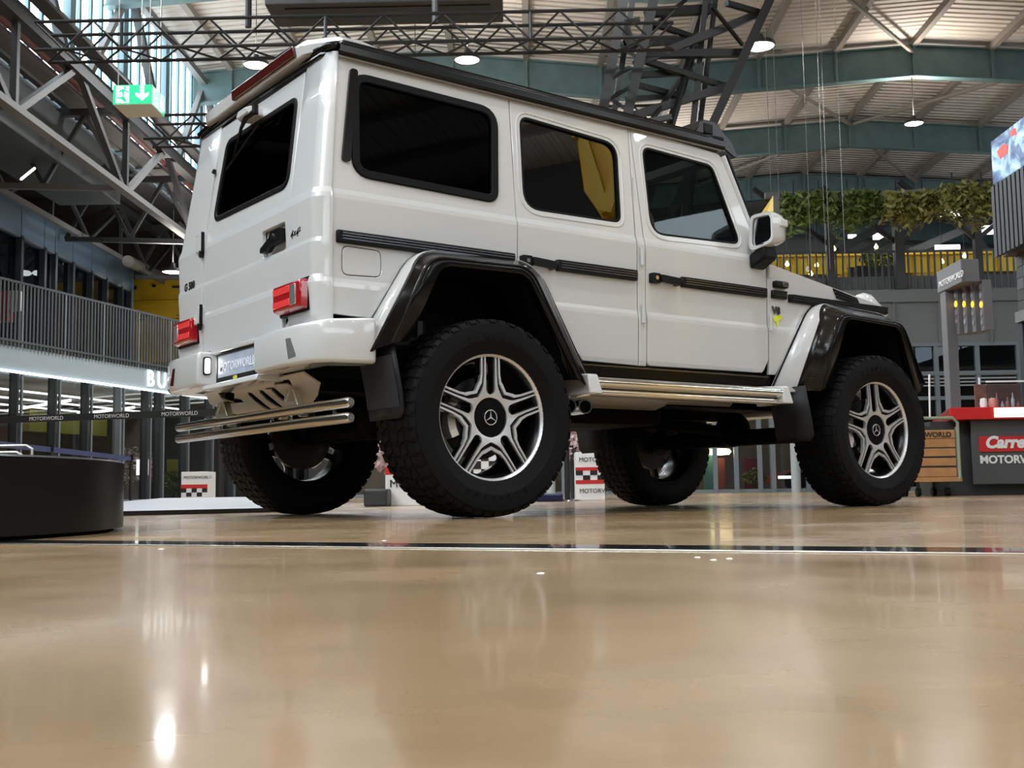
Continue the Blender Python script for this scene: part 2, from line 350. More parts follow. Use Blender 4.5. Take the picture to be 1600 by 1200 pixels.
for k in range(9):
    d = 14+k*5; strut('post', H(SG, d, zb_), H(SG, d, zt_), .09, 'aisle_steel', gd); strut('diagonal', H(SG, d, zt_), H(SG, d+2.5, zb_), .09, 'aisle_steel', gd); strut('diagonal', H(SG, d+2.5, zb_), H(SG, d+5, zt_), .09, 'aisle_steel', gd)
# cross trusses that tie the two girders
for k, d in enumerate((19.7, 25.3, 30.9, 36.5, 42.1)):
    g = hthing('cross_truss', 'dark cross truss in the side aisle roof, ' + ['nearest to the exit sign', 'second from the exit sign', 'third from the exit sign', 'fourth from the exit sign', 'farthest back'][k], 'truss', -13, d, 7, 'aisle cross trusses')
    strut('top_chord', H(-12.8, d, 8.85), H(-9.2, d, 8.9), .16, 'aisle_steel', g); strut('bottom_chord', H(-12.8, d, 7.25), H(-9.2, d, 7.1), .13, 'aisle_light' if k % 2 else 'aisle_steel', g)
    for j in range(2): strut('diagonal', H(-12.8+j*1.8, d, 7.25), H(-11.9+j*1.8, d, 8.85), .09, 'aisle_steel', g); strut('diagonal', H(-11.9+j*1.8, d, 8.85), H(-11.0+j*1.8, d, 7.2), .09, 'aisle_light' if j == 1 else 'aisle_steel', g)
tag(MB(HM).bb((-12.2, 20, 7.7), (-10.6, 29, 8.85)).build('air_duct', mat('duct', (.05, .058, .058), .5, noise=.2, nscale=3), None, 0, .02), 'large grey air duct tucked above the aisle girders', 'duct')
# ------------------------------------------------------------------ hall lamps
mat('lamp_disc', (1, .97, .9), .4, emit=(1, .94, .84), es=14)
mat('lamp_body', (.05, .05, .05), .4, .5)
def hall_lamp(s, d, z, label, top, power=LAMP_W, r=.30):
    t = hthing('high_bay_lamp', label, 'lamp', s, d, z, 'hall pendant lamps')
    c = Vector((s, d, z)); fn = lambda rr, a, q: (c.x+rr*math.cos(a), c.y+rr*math.sin(a), c.z+q)
    mb = MB(HM); mb.lathe([(.001, .26), (.07, .26), (.09, .13), (r, .09), (r+.015, .02), (r, .0), (r-.03, .03), (.001, .03)], fn, 24); mb.build('housing', 'lamp_body', t)
    mb = MB(HM); mb.lathe([(.001, .0), (r-.06, .005), (r-.02, .02)], fn, 24); mb.build('diffuser', 'lamp_disc', t)
    MB(HM).tube((s, d, z+.25), (s, d, top), .012, 6).build('cable', 'lamp_body', t)
    ld = bpy.data.lights.new('lamp_light', 'AREA'); ld.shape = 'DISK'; ld.size = .55; ld.energy = power; ld.color = (.94, .975, 1); ld.spread = R(165)
    lo = bpy.data.objects.new('lamp_light', ld); col.objects.link(lo); lo.parent = t; lo.matrix_local = Matrix.Translation((0, 0, -.03))
    ld = bpy.data.lights.new('added_uplight', 'AREA'); ld.shape = 'DISK'; ld.size = .5; ld.energy = power*.55; ld.color = (1, .93, .84)  # upward light added to each lamp to brighten the roof deck
    lo = bpy.data.objects.new('added_uplight', ld); col.objects.link(lo); lo.parent = t; lo.matrix_local = Matrix.Translation((0, 0, .30)) @ Matrix.Rotation(math.pi, 4, 'X')
for x, y, d, lb in ((400, 103, 26, 'glowing round hall lamp above the spoiler left of the truss post'), (730, 95, 26, 'glowing round hall lamp above the car roof'), (1187, 74, 22, 'glowing round hall lamp hanging before the crane mast'), (1428, 194, 36, 'glowing round hall lamp under the second teal girder'), (270, 426, 31, 'glowing round lamp before the yellow crane cab by the tailgate')):
    s, _, z = hp(x, y, d); hall_lamp(s, d, z, lb, 9.05 if y > 400 else roof_z(s)-.1, LAMP_W*1.6 if y < 400 else 250)
WORDS = {-12: 'behind the viewer', -4: 'just behind the viewer', 4: 'above the near floor', 12: 'above the car'}
for d in (-12, -4, 4, 12):
    for s, sw, k in ((-6, 'left row', 1.15), (2, 'middle row', .85), (11.3, 'right row', .45), (18, 'outer right row', .4)):
        hall_lamp(s, d, 10.6, 'round hall lamp high %s, %s' % (WORDS[d], sw), roof_z(s)-.1, LAMP_W*k)
for s, d, z, lb in ((-3.0, 30, 10.3, 'added unseen hall lamp behind the car, left of the mast'), (-7, 44, 9.6, 'added unseen far hall lamp behind the tailgate'), (-1, 44, 9.6, 'added unseen far hall lamp behind the rear door'), (5.5, 44, 9.6, 'added unseen far hall lamp behind the front door')):  # unseen lamps added to brighten the far hall
    hall_lamp(s, d, z, lb, roof_z(s)-.1, LAMP_W*2)
# ================================================================== THE CAR (x forward, right side at -y)
car = thing('off_road_vehicle', 'white lifted boxy off-road vehicle with black wheel arches parked on the polished floor', 'car')
YS = [(.60, .850), (.77, .868), (.80, .874), (1.025, .882), (1.045, .881), (1.065, .874), (1.18, .875), (1.425, .882), (1.445, .879), (1.47, .868), (1.80, .836), (2.16, .799)]
XR = [(.60, -.775), (.86, -.783), (1.045, -.795), (1.065, -.793), (1.08, -.786), (1.20, -.793), (1.225, -.793), (1.245, -.786), (1.425, -.794), (1.445, -.790), (1.47, -.781), (1.85, -.730), (2.16, -.690)]
ZC = [.80, 1.025, 1.045, 1.065, 1.18, 1.425, 1.445, 1.47, 1.80]
ZR = [.86, 1.045, 1.065, 1.08, 1.20, 1.225, 1.245, 1.425, 1.445, 1.47, 1.85]
def panel(name, outer, holes, fmap, inward, parent=car, zc=ZC, mats=('paint', 'lining'), bevel=.0035, th=.02):
    b = bmesh.new(); loops = [outer] + list(holes); flat = [p for l in loops for p in l]
    V = [b.verts.new((p[0], 0, p[1])) for p in flat]
    for t in tessellate_polygon([[Vector((p[0], p[1], 0)) for p in l] for l in loops]):
        if len(set(t)) == 3:
            try: b.faces.new([V[i] for i in t])
            except ValueError: pass
    for z in zc: bmesh.ops.bisect_plane(b, geom=b.verts[:]+b.edges[:]+b.faces[:], plane_co=(0, 0, z), plane_no=(0, 0, 1), dist=1e-5)
    iv = Vector(inward)*th; cw = min(bevel, .003); nrm = {}
    for e in b.edges:                # outward direction of the outline at each edge vertex
        if len(e.link_faces) != 1: continue
        a_, c_ = e.verts; d_ = (c_.co-a_.co).normalized(); n_ = Vector((d_.z, 0, -d_.x)); fc = e.link_faces[0].calc_center_median()
        if n_.dot(fc-a_.co) > 0: n_ = -n_
        for v in e.verts: nrm[v] = nrm.get(v, Vector()) + n_
    mb = MB(); F, K, B = {}, {}, {}
    for v in b.verts:
        p = Vector(fmap(v.co.x, v.co.z)); B[v] = mb.bm.verts.new(p+iv)
        if v in nrm and cw:
            q = v.co - nrm[v].normalized()*cw; F[v] = mb.bm.verts.new(Vector(fmap(q.x, q.z))); K[v] = mb.bm.verts.new(p+Vector(inward)*cw)
        else: F[v] = K[v] = mb.bm.verts.new(p)
    for f in b.faces:
        mb.bm.faces.new([F[v] for v in f.verts]); g = mb.bm.faces.new([B[v] for v in reversed(f.verts)]); g.material_index = 1
    for e in b.edges:
        if len(e.link_faces) == 1:
            a_, c_ = e.verts
            if cw: mb.bm.faces.new((F[a_], F[c_], K[c_], K[a_]))
            mb.bm.faces.new((K[a_], K[c_], B[c_], B[a_]))
    b.free(); bmesh.ops.triangulate(mb.bm, faces=[f for f in mb.bm.faces if len(f.verts) > 4]); return mb.build(name, list(mats), parent, 3)
def sidef(sy, out=0): return lambda x, z: (x, sy*(interp(YS, z)+out), z)
def rearf(out=0): return lambda y, z: (interp(XR, z)-out, y, z)
def grow(poly, g):                   # offset a roughly convex outline outwards
    c = Vector((sum(p[0] for p in poly)/len(poly), sum(p[1] for p in poly)/len(poly))); n = len(poly); o = []
    ar = sum(poly[i][0]*poly[(i+1) % n][1]-poly[(i+1) % n][0]*poly[i][1] for i in range(n))
    for i in range(n):
        a, p, q = Vector(poly[i-1]), Vector(poly[i]), Vector(poly[(i+1) % n])
        d = (q-a).normalized(); nn = Vector((d.y, -d.x))*(1 if ar > 0 else -1); o.append(tuple(p+nn*g))
    return o
def ring(name, inner, g, fa, fb, m, parent, bevel=0):
    o = grow(inner, g); mb = MB(); mb.grid([[fa(*p) for p in inner], [fa(*p) for p in o], [fb(*p) for p in o], [fb(*p) for p in inner]], closed=True, cyc=True)
    return mb.build(name, m, parent, 35, bevel)

QW = rrect([(-.600, 1.556), (.168, 1.540), (.205, 2.003), (-.580, 2.026)], [.075, .05, .09, .075], 6)
D2W = rrect([(.345, 1.522), (.990, 1.531), (1.012, 1.977), (.362, 2.015)], [.10, .05, .09, .06], 6)
D1W = rrect([(1.204, 1.498), (1.911, 1.522), (1.741, 1.975), (1.196, 1.997)], [.10, .05, .07, .06], 6)
FLAP = rrect([(-.674, 1.080), (-.474, 1.088), (-.474, 1.212), (-.674, 1.216)], .035, 5)
GAP = .006
for sy in (-1, 1):
    inw = (0, -sy, 0); f = sidef(sy)
    quarter = rrect([(-.72, .905), (-.530, .898), (-.315, 1.20), (.288, 1.215), (.302, 2.125), (-.655, 2.125), (-.72, 1.47)], [0, 0, .05, 0, 0, 0, 0])
    q = panel('quarter_panel', quarter, [QW] + ([FLAP] if sy < 0 else []), f, inw)
    if sy < 0: panel('fuel_flap', grow(FLAP, -.004), [], f, inw, q, bevel=.002)
    d2 = panel('rear_door', [(.288+GAP, 1.20), (.36, 1.12), (.70, .778), (1.078, .772), (1.082, 1.45), (1.104, 2.10), (.302+GAP, 2.12), (.288+GAP, 1.45)], [D2W], f, inw)
    panel('door_pillar', [(1.084, .772), (1.138, .772), (1.142, 1.45), (1.118, 2.095), (1.108, 2.10), (1.088, 1.45)], [], f, inw)
    d1 = panel('front_door', rrect([(1.143, .775), (2.05, .782), (2.098, .86), (2.100, 1.42), (2.075, 1.475), (1.815, 2.055), (1.122, 2.095), (1.147, 1.45)], [.03, .03, .02, .02, .03, .05, 0, 0]), [D1W], f, inw)
    fn = panel('front_fender', [(2.108, .775), (2.16, .775), (2.36, 1.05), (2.60, 1.20), (3.21, 1.19), (3.255, 1.215), (3.245, 1.262), (2.16, 1.425), (2.108, 1.425)], [], f, inw)
    # glass, gaskets
    glq = panel('quarter_window', grow(QW, -.004), [], sidef(sy, -.004), inw, mats=('glass_dark', 'glass_dark'), bevel=0, th=.004)
    ring('gasket', grow(QW, -.022), .040, sidef(sy, .012), sidef(sy, -.012), 'seal', glq, .005)
    for dw, door, gm in ((D2W, d2, 'glass_tint'), (D1W, d1, 'glass_clear')):
        panel('window', grow(dw, .004), [], sidef(sy, -.016), inw, door, mats=(gm, gm), bevel=0, th=.004)
        ring('window_seal', grow(dw, -.010), .012, sidef(sy, -.001), sidef(sy, -.02), 'seal', door)
        ring('window_rim', grow(dw, .018), .012, sidef(sy, .004), sidef(sy, -.004), 'paint', door, .003)
    # vent slot behind the quarter window
    mb = MB(); mb.prism(rrect([(-.668, 1.60), (-.625, 1.60), (-.562, 2.055), (-.602, 2.055)], .019, 5), sidef(sy, .014), sidef(sy, -.01)); vs = mb.build('air_vent', 'black_gloss', car, 35, .005)
    # rub strips, ribbed silver insert
    def strip(x0, x1, parent, z0=1.222, z1=1.279):
        mb = MB(); mb.prism([(x0, z0), (x1, z0), (x1, z1), (x0, z1)], sidef(sy, .020), sidef(sy, -.004)); st = mb.build('rub_strip', 'black_plastic', parent, 35, .006)
        mb = MB()
        for k in range(3):
            zz = z0+.016+k*.0125; mb.prism([(x0+.022, zz), (x1-.006, zz), (x1-.006, zz+.0055), (x0+.022, zz+.0055)], sidef(sy, .024), sidef(sy, .01))
        mb.build('rib', 'chrome_dark', st if parent is car else parent, 35)
    strip(-.705, .266, car); strip(.526, 1.072, d2); strip(1.398, 2.088, d1); strip(2.135, 2.262, fn, 1.226, 1.274); strip(2.285, 3.23, fn, 1.214, 1.262)
    # door handles
    for x0, door in ((.302, d2), (1.166, d1)):
        mb = MB(); mb.prism(rrect([(x0+.07, 1.205), (x0+.19, 1.205), (x0+.19, 1.325), (x0+.07, 1.325)], .055, 6), sidef(sy, .002), sidef(sy, -.004)); mb.build('handle_recess', 'paint', door, 35, .003)
        mb = MB(); mb.prism(rrect([(x0, 1.222), (x0+.062, 1.222), (x0+.062, 1.276), (x0, 1.276)], .008, 3), sidef(sy, .03), sidef(sy, 0))
        mb.prism(rrect([(x0+.058, 1.232), (x0+.205, 1.222), (x0+.205, 1.262), (x0+.058, 1.270)], .008, 3), sidef(sy, .040), sidef(sy, .018)); mb.prism([(x0+.18, 1.224), (x0+.205, 1.222), (x0+.205, 1.262), (x0+.18, 1.262)], sidef(sy, .03), sidef(sy, 0))
        mb.build('door_handle', 'black_plastic', door, 35, .004)
        y = sy*(interp(YS, 1.25)+.03); MB().tube((x0+.032, y, 1.25), (x0+.032, y+sy*.004, 1.25), .011, 14).build('key_lock', 'chrome', door)
    # hinges on the pillars
    for z in (1.36, 1.05):
        y = sy*(interp(YS, z)+.012); MB().tube((1.108, y, z-.05), (1.108, y, z+.05), .011, 10).build('hinge', 'paint', car); MB().tube((2.112, y, z-.02), (2.112, y, z+.08), .010, 10).build('hinge', 'paint', car)
    # black sill below the doors
    MB().prism([(.60, .700), (2.13, .700), (2.13, .768), (.60, .768)], sidef(sy, -.006), sidef(sy, -.12)).build('sill', 'black_gloss', car, 35, .004)
    MB().prism([(.60, .755), (2.10, .755), (2.10, .762), (.60, .762)], sidef(sy, .002), sidef(sy, -.12)).build('sill_trim', 'chrome_dark', car)
    # roof gutter
    zt = lambda x: 2.130 - .012*(x+.65)*.9
    GX = (-.66, -.3, .3, 1.1, 1.6, 1.84)
    rows = []
    for o_, dz in ((-.05, -.028), (.012, -.028), (.030, -.008), (.030, .022), (.012, .034), (.004, .040), (-.05, .055)): rows.append([(x, sy*(interp(YS, zt(x))+o_), zt(x)+dz) for x in GX])
    mb = MB(); mb.grid(rows, cyc=True)
    gu = mb.build('roof_gutter', 'black_gloss', car, 40)
    mb = MB(); mb.path([(x, sy*(interp(YS, zt(x))+.020), zt(x)-.030) for x in GX], .007, 6); mb.build('gutter_trim', 'chrome_dark', car)
    # corners of the body at the rear
    y1 = -.578 if sy < 0 else .468
    rows = []
    zl = [.865] + [z for z in ZR if z > .88] + [2.125]
    zl = sorted(set(zl + [.905] + [z for z in ZC if .9 < z < 2.1]))
    for z in zl:
        xr = interp(XR, z); ys = interp(YS, z); rad = .07 if z < 1.5 else .07+.02*(z-1.5)
        xs = -.72 if z <= 1.47 else -.72+.065*(z-1.47)/.655
        row = [(xr+.02, y1), (xr, y1 + (.004 if sy > 0 else -.004))]
        cy = sy*(ys-rad); ex = xs-xr
        for k in range(17):
            a = k/16*math.pi/2; row.append((xr+ex*(1-math.cos(a)), cy + sy*rad*math.sin(a)))
        rows.append([(x, y, z) for x, y in row])
    mb = MB(); mb.grid(rows); cp = mb.build('rear_corner_panel', 'paint', car, 7)
    sd = cp.modifiers.new('thickness', 'SOLIDIFY'); sd.thickness = .012; sd.offset = 0
    # tail light
    y0, y2 = (-.505, -.800) if sy < 0 else (.515, .810)
    mb = MB(); za, zb = .930, 1.072
    P = [(-.775, y0, za), (-.775, y2, za), (-.775, y2, zb), (-.775, y0, zb)]; Q = [(-.842, y0+sy*.012, za+.012), (-.838, y2-sy*.016, za+.012), (-.838, y2-sy*.016, zb-.012), (-.842, y0+sy*.012, zb-.012)]
    mb.hexa([P[0], P[1], Q[1], Q[0], P[3], P[2], Q[2], Q[3]]); tl = mb.build('tail_light', 'red_lens', car, 35, .012, 3)
    for zz in (za+.028, zb-.055): MB().bb((-.8435, y0+sy*.02, zz), (-.8395, y0+sy*.19, zz+.030)).build('lit_segment', 'red_lit', tl, bevel=.003)
    MB().bb((-.8425, y0+sy*.195, za+.025), (-.838, y0+sy*.25, zb-.025)).build('reversing_lens', 'reflector', tl, bevel=.003)
    MB().bb((-.80, y0-sy*.004, za-.006), (-.772, y2+sy*.004, zb+.006)).build('light_surround', 'seal', tl, bevel=.006)
    # ---------------- bumper pods
    A = [(-.72, .325), (-.785, .325), (-.862, .352), (-.862, .62), (-.850, .80), (-.826, .895), (-.775, .948), (-.60, .985), (-.56, .985), (-.56, .86), (-.70, .80)]
    T = [(x*.992, y) for x, y in A]
    mb = MB(); lv = [(.682, .965, .0), (.705, 1.0, 0), (.835, 1.0, 0), (.862, .978, 0)]
    rows = []
    for z, k, _ in lv: rows.append([(-.60+(x+.60)*k if i not in (0, 8, 9, 10) else x, sy*(.65+(y-.65)*(.985 if k < 1 else 1)), z + (.024*(1 if i in (7, 8) else .5 if i == 6 else 0) if z > .8 else 0)) for i, (x, y) in enumerate(A)])
    V = mb.grid(rows, closed=True); mb.bm.faces.new(V[0][::-1]); mb.bm.faces.new(V[-1])
    pod = mb.build('bumper_corner', 'paint', car, 45, .014, 3)
    yr = .72
    mb = MB(); mb.prism([(sy*(yr-.085), .812), (sy*(yr+.02), .812), (sy*(yr+.075), .712), (sy*(yr-.01), .705)], lambda y, z: (-.8605+max(0, abs(y)-.62)*.091, y, z), lambda y, z: (-.84, y, z)); mb.build('reflector_recess', 'aluminium' if sy < 0 else 'paint', pod, bevel=.002)
    mb = MB(); mb.prism([(sy*(yr-.025), .805), (sy*(yr+.018), .805), (sy*(yr+.070), .717), (sy*(yr+.0), .712)], lambda y, z: (-.866+max(0, abs(y)-.62)*.091, y, z), lambda y, z: (-.85, y, z)); mb.build('reflector', 'reflector' if sy < 0 else 'red_dark', pod, bevel=.002)
    # ---------------- wheel arches
    def openround(pts, rs, n=7):
        out = [pts[0]]
        for i in (1, 2):
            p, a, c = Vector(pts[i]), Vector(pts[i-1]), Vector(pts[i+1]); da, dc = (a-p).normalized(), (c-p).normalized(); t = rs[i-1]
            for k in range(n+1): u = k/n; out.append(tuple((1-u)**2*(p+da*t)+2*u*(1-u)*p+u*u*(p+dc*t)))
        return out + [pts[3]]
    REAR = dict(P1=[(-.650, .690), (-.315, 1.235), (.395, 1.245), (.715, .700)], P2=[(-.535, .765), (-.335, 1.165), (.225, 1.175), (.545, .630)], P3=[(-.448, .778), (-.270, 1.135), (.205, 1.142), (.500, .650)])
    FRONT = dict(P1=[(2.085, .66), (2.485, 1.232), (3.215, 1.212), (3.50, .80)], P2=[(2.305, .672), (2.520, 1.140), (3.125, 1.125), (3.325, .760)], P3=[(2.400, .70), (2.590, 1.118), (3.095, 1.098), (3.245, .680)])
    for nm, D in (('rear', REAR), ('front', FRONT)):
        P1, P2, P3 = openround(D['P1'], (.13, .13)), openround(D['P2'], (.075, .075)), openround(D['P3'], (.06, .06))
        n_ = len(P1); wt = [.5] + [.46-.40*k/7 for k in range(8)] + [.06+.24*k/7 for k in range(8)] + [.5]
        mid = [((a[0]*(1-w_)+b[0]*w_), (a[1]*(1-w_)+b[1]*w_)) for a, b, w_ in zip(P1, P2, wt)]
        L0 = [(x, sy*.872, z) for x, z in P1]; L1 = [(x*.5+a[0]*.5, sy*(.878+.06*w_), z*.5+a[1]*.5+.003) for (x, z), a, w_ in zip(mid, P1, wt)]; L2 = [(x, sy*(.884+.20*w_), z+.004) for (x, z), w_ in zip(mid, wt)]
        L3 = [(x*.10+b[0]*.90, sy*1.056, z*.10+b[1]*.90) for (x, z), b in zip(mid, P2)]; L4 = [(x, sy*1.072, z) for x, z in P2]; L5 = [(x*.5+b[0]*.5, sy*1.074, z*.5+b[1]*.5) for (x, z), b in zip(P2, P3)]
        L6 = [(x, sy*1.068, z) for x, z in P3]; L7 = [(x, sy*1.02, z+.006) for x, z in P3]
        mb = MB(); mb.grid([L0, L1, L2]); fl = mb.build('wheel_arch', 'paint', car, 40)
        sd = fl.modifiers.new('thickness', 'SOLIDIFY'); sd.thickness = .012; sd.offset = 0
        mb = MB(); mb.grid([L2, [(p[0]*.6+q[0]*.4, p[1]*.6+sy*1.03*.4, p[2]*.6+q[1]*.4+.004) for p, q in zip(L2, P2)], L3, L4]); lip = mb.build('arch_lip', 'carbon', fl, 40)
        sd = lip.modifiers.new('thickness', 'SOLIDIFY'); sd.thickness = .010; sd.offset = 0
        mb = MB(); mb.grid([L4, L5, L6, L7]); mb.build('arch_face', 'black_gloss', fl, 40).modifiers.new('thickness', 'SOLIDIFY').thickness = .006
        mb = MB(); mb.path([(p[0], p[1]*1.0005, p[2]) for p in L4], .0032, 6); mb.build('arch_edge', 'black_plastic', fl)
        mb = MB(); mb.grid([L7, [(x, sy*.60, z+.02) for x, z in P3]]); ln = mb.build('wheel_house', 'under', car, 40)
        c = [(x, sy*.60, z+.02) for x, z in P3]; MB().prism([(p[0], p[2]) for p in c], lambda x, z: (x, sy*.60, z), lambda x, z: (x, sy*.58, z)).build('wheel_house_wall', 'under', ln, 0)
        mb = MB(); g0 = [(x, sy*.877, z) for x, z in P1]; mb.path([(x, sy*.884, z) for x, z in P1], .006, 6); mb.build('arch_gap', 'seal', fl)
    # mud flaps with ribs
    for x0, zb, zt_, ya, yb in ((-.49, .445, .77, .74, 1.045), (2.235, .385, .70, .78, 1.055)):
        def mf(y, z, o=0): t = (zt_-z)/(zt_-zb); return (x0 + .03*t*t + (.05 if x0 < 0 else .06)*(0 if t > .6 else (.6-t))*-1 - o, sy*y, z)
        rows = [[mf(ya, z), mf(yb-.03*((k == 0) + .0), z)] for k, z in enumerate([zb, zb+.03, zb+.12, (zb+zt_)/2, zt_])]
        mb = MB(); mb.grid(rows); fp = mb.build('mud_flap', 'rib_black', car, 40); sd = fp.modifiers.new('thickness', 'SOLIDIFY'); sd.thickness = .012
        mb = MB()
        for k in range(26):
            y = ya+.012+k*(yb-ya-.03)/25; mb.path([mf(y, z, .008) for z in (zb+.05, zb+.12, (zb+zt_)/2, zt_-.05)], .0028, 4)
        mb.build('rib', 'flap_rib', fp, kind='stuff')
    # step bars
    xs0, xs1 = .66, 2.02
    mb = MB(); mb.path([(xs0-.03, sy*1.035, .650), (xs1+.02, sy*1.035, .650)], .027, 16); mb.build('step_tube', 'chrome', car)
    mb = MB(); mb.path([(xs0-.03, sy*1.010, .605), (xs1+.02, sy*1.010, .605)], .020, 14); mb.build('step_tube', 'chrome', car)
    MB().bb((xs0, sy*.88, .618), (xs1, sy*1.02, .640)).build('step_plate', 'dark_metal', car, bevel=.004)
    for xa, xb in ((.575, .672), (1.995, 2.085)):
        mb = MB(); mb.hexa([(xa, sy*.86, .585), (xb-.02, sy*.86, .585), (xb-.01, sy*1.072, .590), (xa, sy*1.072, .590), (xa, sy*.86, .70), (xb-.03, sy*.86, .70), (xb-.035, sy*1.06, .688), (xa, sy*1.06, .688)]); mb.build('step_end', 'paint', car, 35, .008, 3)
    # exhaust tips in front of the rear wheel
    if sy < 0:
        for x in (.540, .640):
            a = Vector((x, -.955, .535)); dv = Vector((-.30, -.95, -.02)).normalized()
            mb = MB(); prof = [(.030, 0), (.037, .0), (.037, -.16), (.030, -.16)]
            bx, by = dv.cross(Vector((0, 0, 1))).normalized(), None; by = bx.cross(dv)
            mb.lathe(prof, lambda r, t, q: a+dv*q+bx*(r*math.cos(t))+by*(r*math.sin(t)), 22, closed=True); et = mb.build('exhaust_tip', 'chrome', car)
            mb = MB(); mb.path([a-dv*.05, a-dv*.06], .031, 20); mb.build('exhaust_bore', 'under', et)
        mat('silencer_metal', (.28, .25, .21), .5, .5); mb = MB(); mb.path([(.56, -.80, .54), (.70, -.70, .57), (.85, -.62, .62)], .03, 10); mb.build('exhaust_pipe', 'silencer_metal', car)
    # mirror
    my = lambda y: sy*y
    mb = MB(); mb.hexa([(1.955, my(.880), 1.380), (2.080, my(.880), 1.380), (2.06, my(1.00), 1.425), (1.955, my(1.00), 1.425), (1.955, my(.876), 1.465), (2.075, my(.876), 1.465), (2.06, my(1.00), 1.52), (1.955, my(1.00), 1.52)]); arm = mb.build('mirror_arm', 'black_plastic', car, 35, .015, 3)
    rows = []
    for x, g in ((1.945, 1.0), (1.985, 1.02), (2.04, .95), (2.075, .80), (2.09, .5)):
        oc = rrect([(.885, 1.475), (1.075, 1.505), (1.075, 1.685), (.905, 1.690)], .045, 4); cy_, cz_ = .985, 1.59
        rows.append([(x+.0*y, my(cy_+(y-cy_)*g), cz_+(z-cz_)*g) for y, z in oc])
    mb = MB(); V = mb.grid(rows, closed=True); mb.bm.faces.new(V[-1]); mir = mb.build('mirror_shell', 'paint', car, 50)
    oc = rrect([(.885, 1.475), (1.075, 1.505), (1.075, 1.685), (.905, 1.690)], .045, 4)
    MB().prism(oc, lambda y, z: (1.946, my(y), z), lambda y, z: (1.958, my(y), z), [[(cy_+(y-cy_)*.80, cz_+(z-cz_)*.80) for y, z in oc]]).build('mirror_rim', 'paint', mir, 35, .004)
    MB().prism([(cy_+(y-cy_)*.82, cz_+(z-cz_)*.82) for y, z in oc], lambda y, z: (1.962, my(y), z), lambda y, z: (1.967, my(y), z)).build('mirror_glass', 'mirror', mir)
    MB().bb((2.0, my(1.068), 1.60), (2.07, my(1.083), 1.645)).build('indicator', 'clear_lens', mir, bevel=.008)
    # front side indicator lamp, bonnet lamp and badge
    MB().bb((2.150, my(.872), 1.290), (2.262, my(.912), 1.330)).build('side_indicator', 'black_plastic', car, bevel=.010)
    MB().bb((2.205, my(.905), 1.297), (2.255, my(.9155), 1.323)).build('indicator_lens', 'chrome_dark', car, bevel=.004)
    rows = []
    for k in range(6):
        t = k/5; x = 3.00+.27*t; h = .125*math.sin(min(1, .35+t*1.3)*math.pi/2)*(1-.55*max(0, t-.6)/.4)
        rows.append([(x, my(.80+.06*math.cos(a)), 1.245-.02*t+h*math.sin(a)) for a in [j*math.pi/8 for j in range(9)]])
    mb = MB(); V = mb.grid(rows); mb.bm.faces.new(V[0]); mb.bm.faces.new(V[-1][::-1]); mb.build('wing_indicator', 'clear_lens', car, 40)

# ---------------- rear door
RD = [(.462, .872), (.462, 1.47), (.455, 2.10), (-.552, 2.10), (-.570, 1.47), (-.572, .925), (-.505, .925), (-.50, .872)]
RW = rrect([(.385, 1.560), (.345, 1.995), (-.505, 1.990), (-.530, 1.545)], [.07, .06, .06, .07], 6)
HR = rrect([(-.285, 1.245), (-.285, 1.372), (-.540, 1.372), (-.540, 1.245)], .012, 3)
rdoor = panel('tailgate', RD[::-1], [RW, HR], rearf(), (1, 0, 0), zc=ZR, bevel=.003)
gl = panel('rear_window', grow(RW, .004), [], rearf(-.008), (1, 0, 0), rdoor, zc=ZR, mats=('glass_dark', 'glass_dark'), bevel=0, th=.004)
ring('window_gasket', grow(RW, -.020), .028, rearf(.007), rearf(-.012), 'seal', rdoor, .004)
panel('handle_recess', grow(HR, .004), [], rearf(-.026), (1, 0, 0), rdoor, zc=[], bevel=0, th=.006)
mb = MB(); mb.prism(rrect([(-.30, 1.285), (-.30, 1.262), (-.36, 1.262), (-.40, 1.280), (-.53, 1.288), (-.53, 1.345), (-.42, 1.345), (-.40, 1.318)], .006, 2), rearf(.022), rearf(-.012)); hd = mb.build('tailgate_handle', 'black_plastic', rdoor, 35, .004)
MB().tube((-.806, -.45, 1.318), (-.818, -.45, 1.318), .012, 14).build('key_lock', 'chrome', rdoor)
for z in (1.465, 1.075):
    x = interp(XR, z); hg = MB().bb((x-.030, .45, z-.055), (x+.01, .535, z+.040)).build('hinge', 'paint', rdoor, bevel=.006)
    MB().bb((x-.031, .447, z-.058), (x-.012, .4515, z+.050)).build('hinge_edge', 'black_plastic', rdoor, bevel=.003)
    MB().tube((x-.020, .47, z-.085), (x-.020, .47, z-.05), .013, 10).build('hinge_pin', 'black_plastic', rdoor)
# wiper
xw = interp(XR, 2.03)
mb = MB(); rows = [[(xw-.0-o, y, z) for y, z in rrect([(.06-g, 2.008+g), (-.105+g, 2.008+g), (-.085+g, 2.062-g), (.03-g, 2.062-g)], .012, 3)] for o, g in ((-.01, 0), (.055, .0), (.085, .012))]
V = mb.grid(rows, closed=True); mb.bm.faces.new(V[-1]); wp = mb.build('wiper_motor', 'paint', rdoor, 40)
mb = MB(); mb.path([(xw-.055, -.13, 2.020), (xw-.062, -.03, 2.012), (xw-.050, .06, 1.985), (xw-.038, .155, 1.905), (xw-.036, .20, 1.845)], [.014, .013, .009, .006, .005], 8); mb.build('wiper_arm', 'black_plastic', rdoor)
mb = MB(); mb.path([(xw-.030, -.10, 1.955), (xw-.030, .30, 1.825)], .007, 6); mb.build('wiper_blade', 'black_plastic', rdoor)
MB().tube((xw-.055, -.125, 2.005), (xw-.055, -.125, 2.05), .016, 10).build('wiper_pivot', 'black_plastic', rdoor)
MB().tube((-.735, .455, 1.85), (-.752, .455, 1.85), .016, 3).build('washer_stop', 'black_plastic', car)
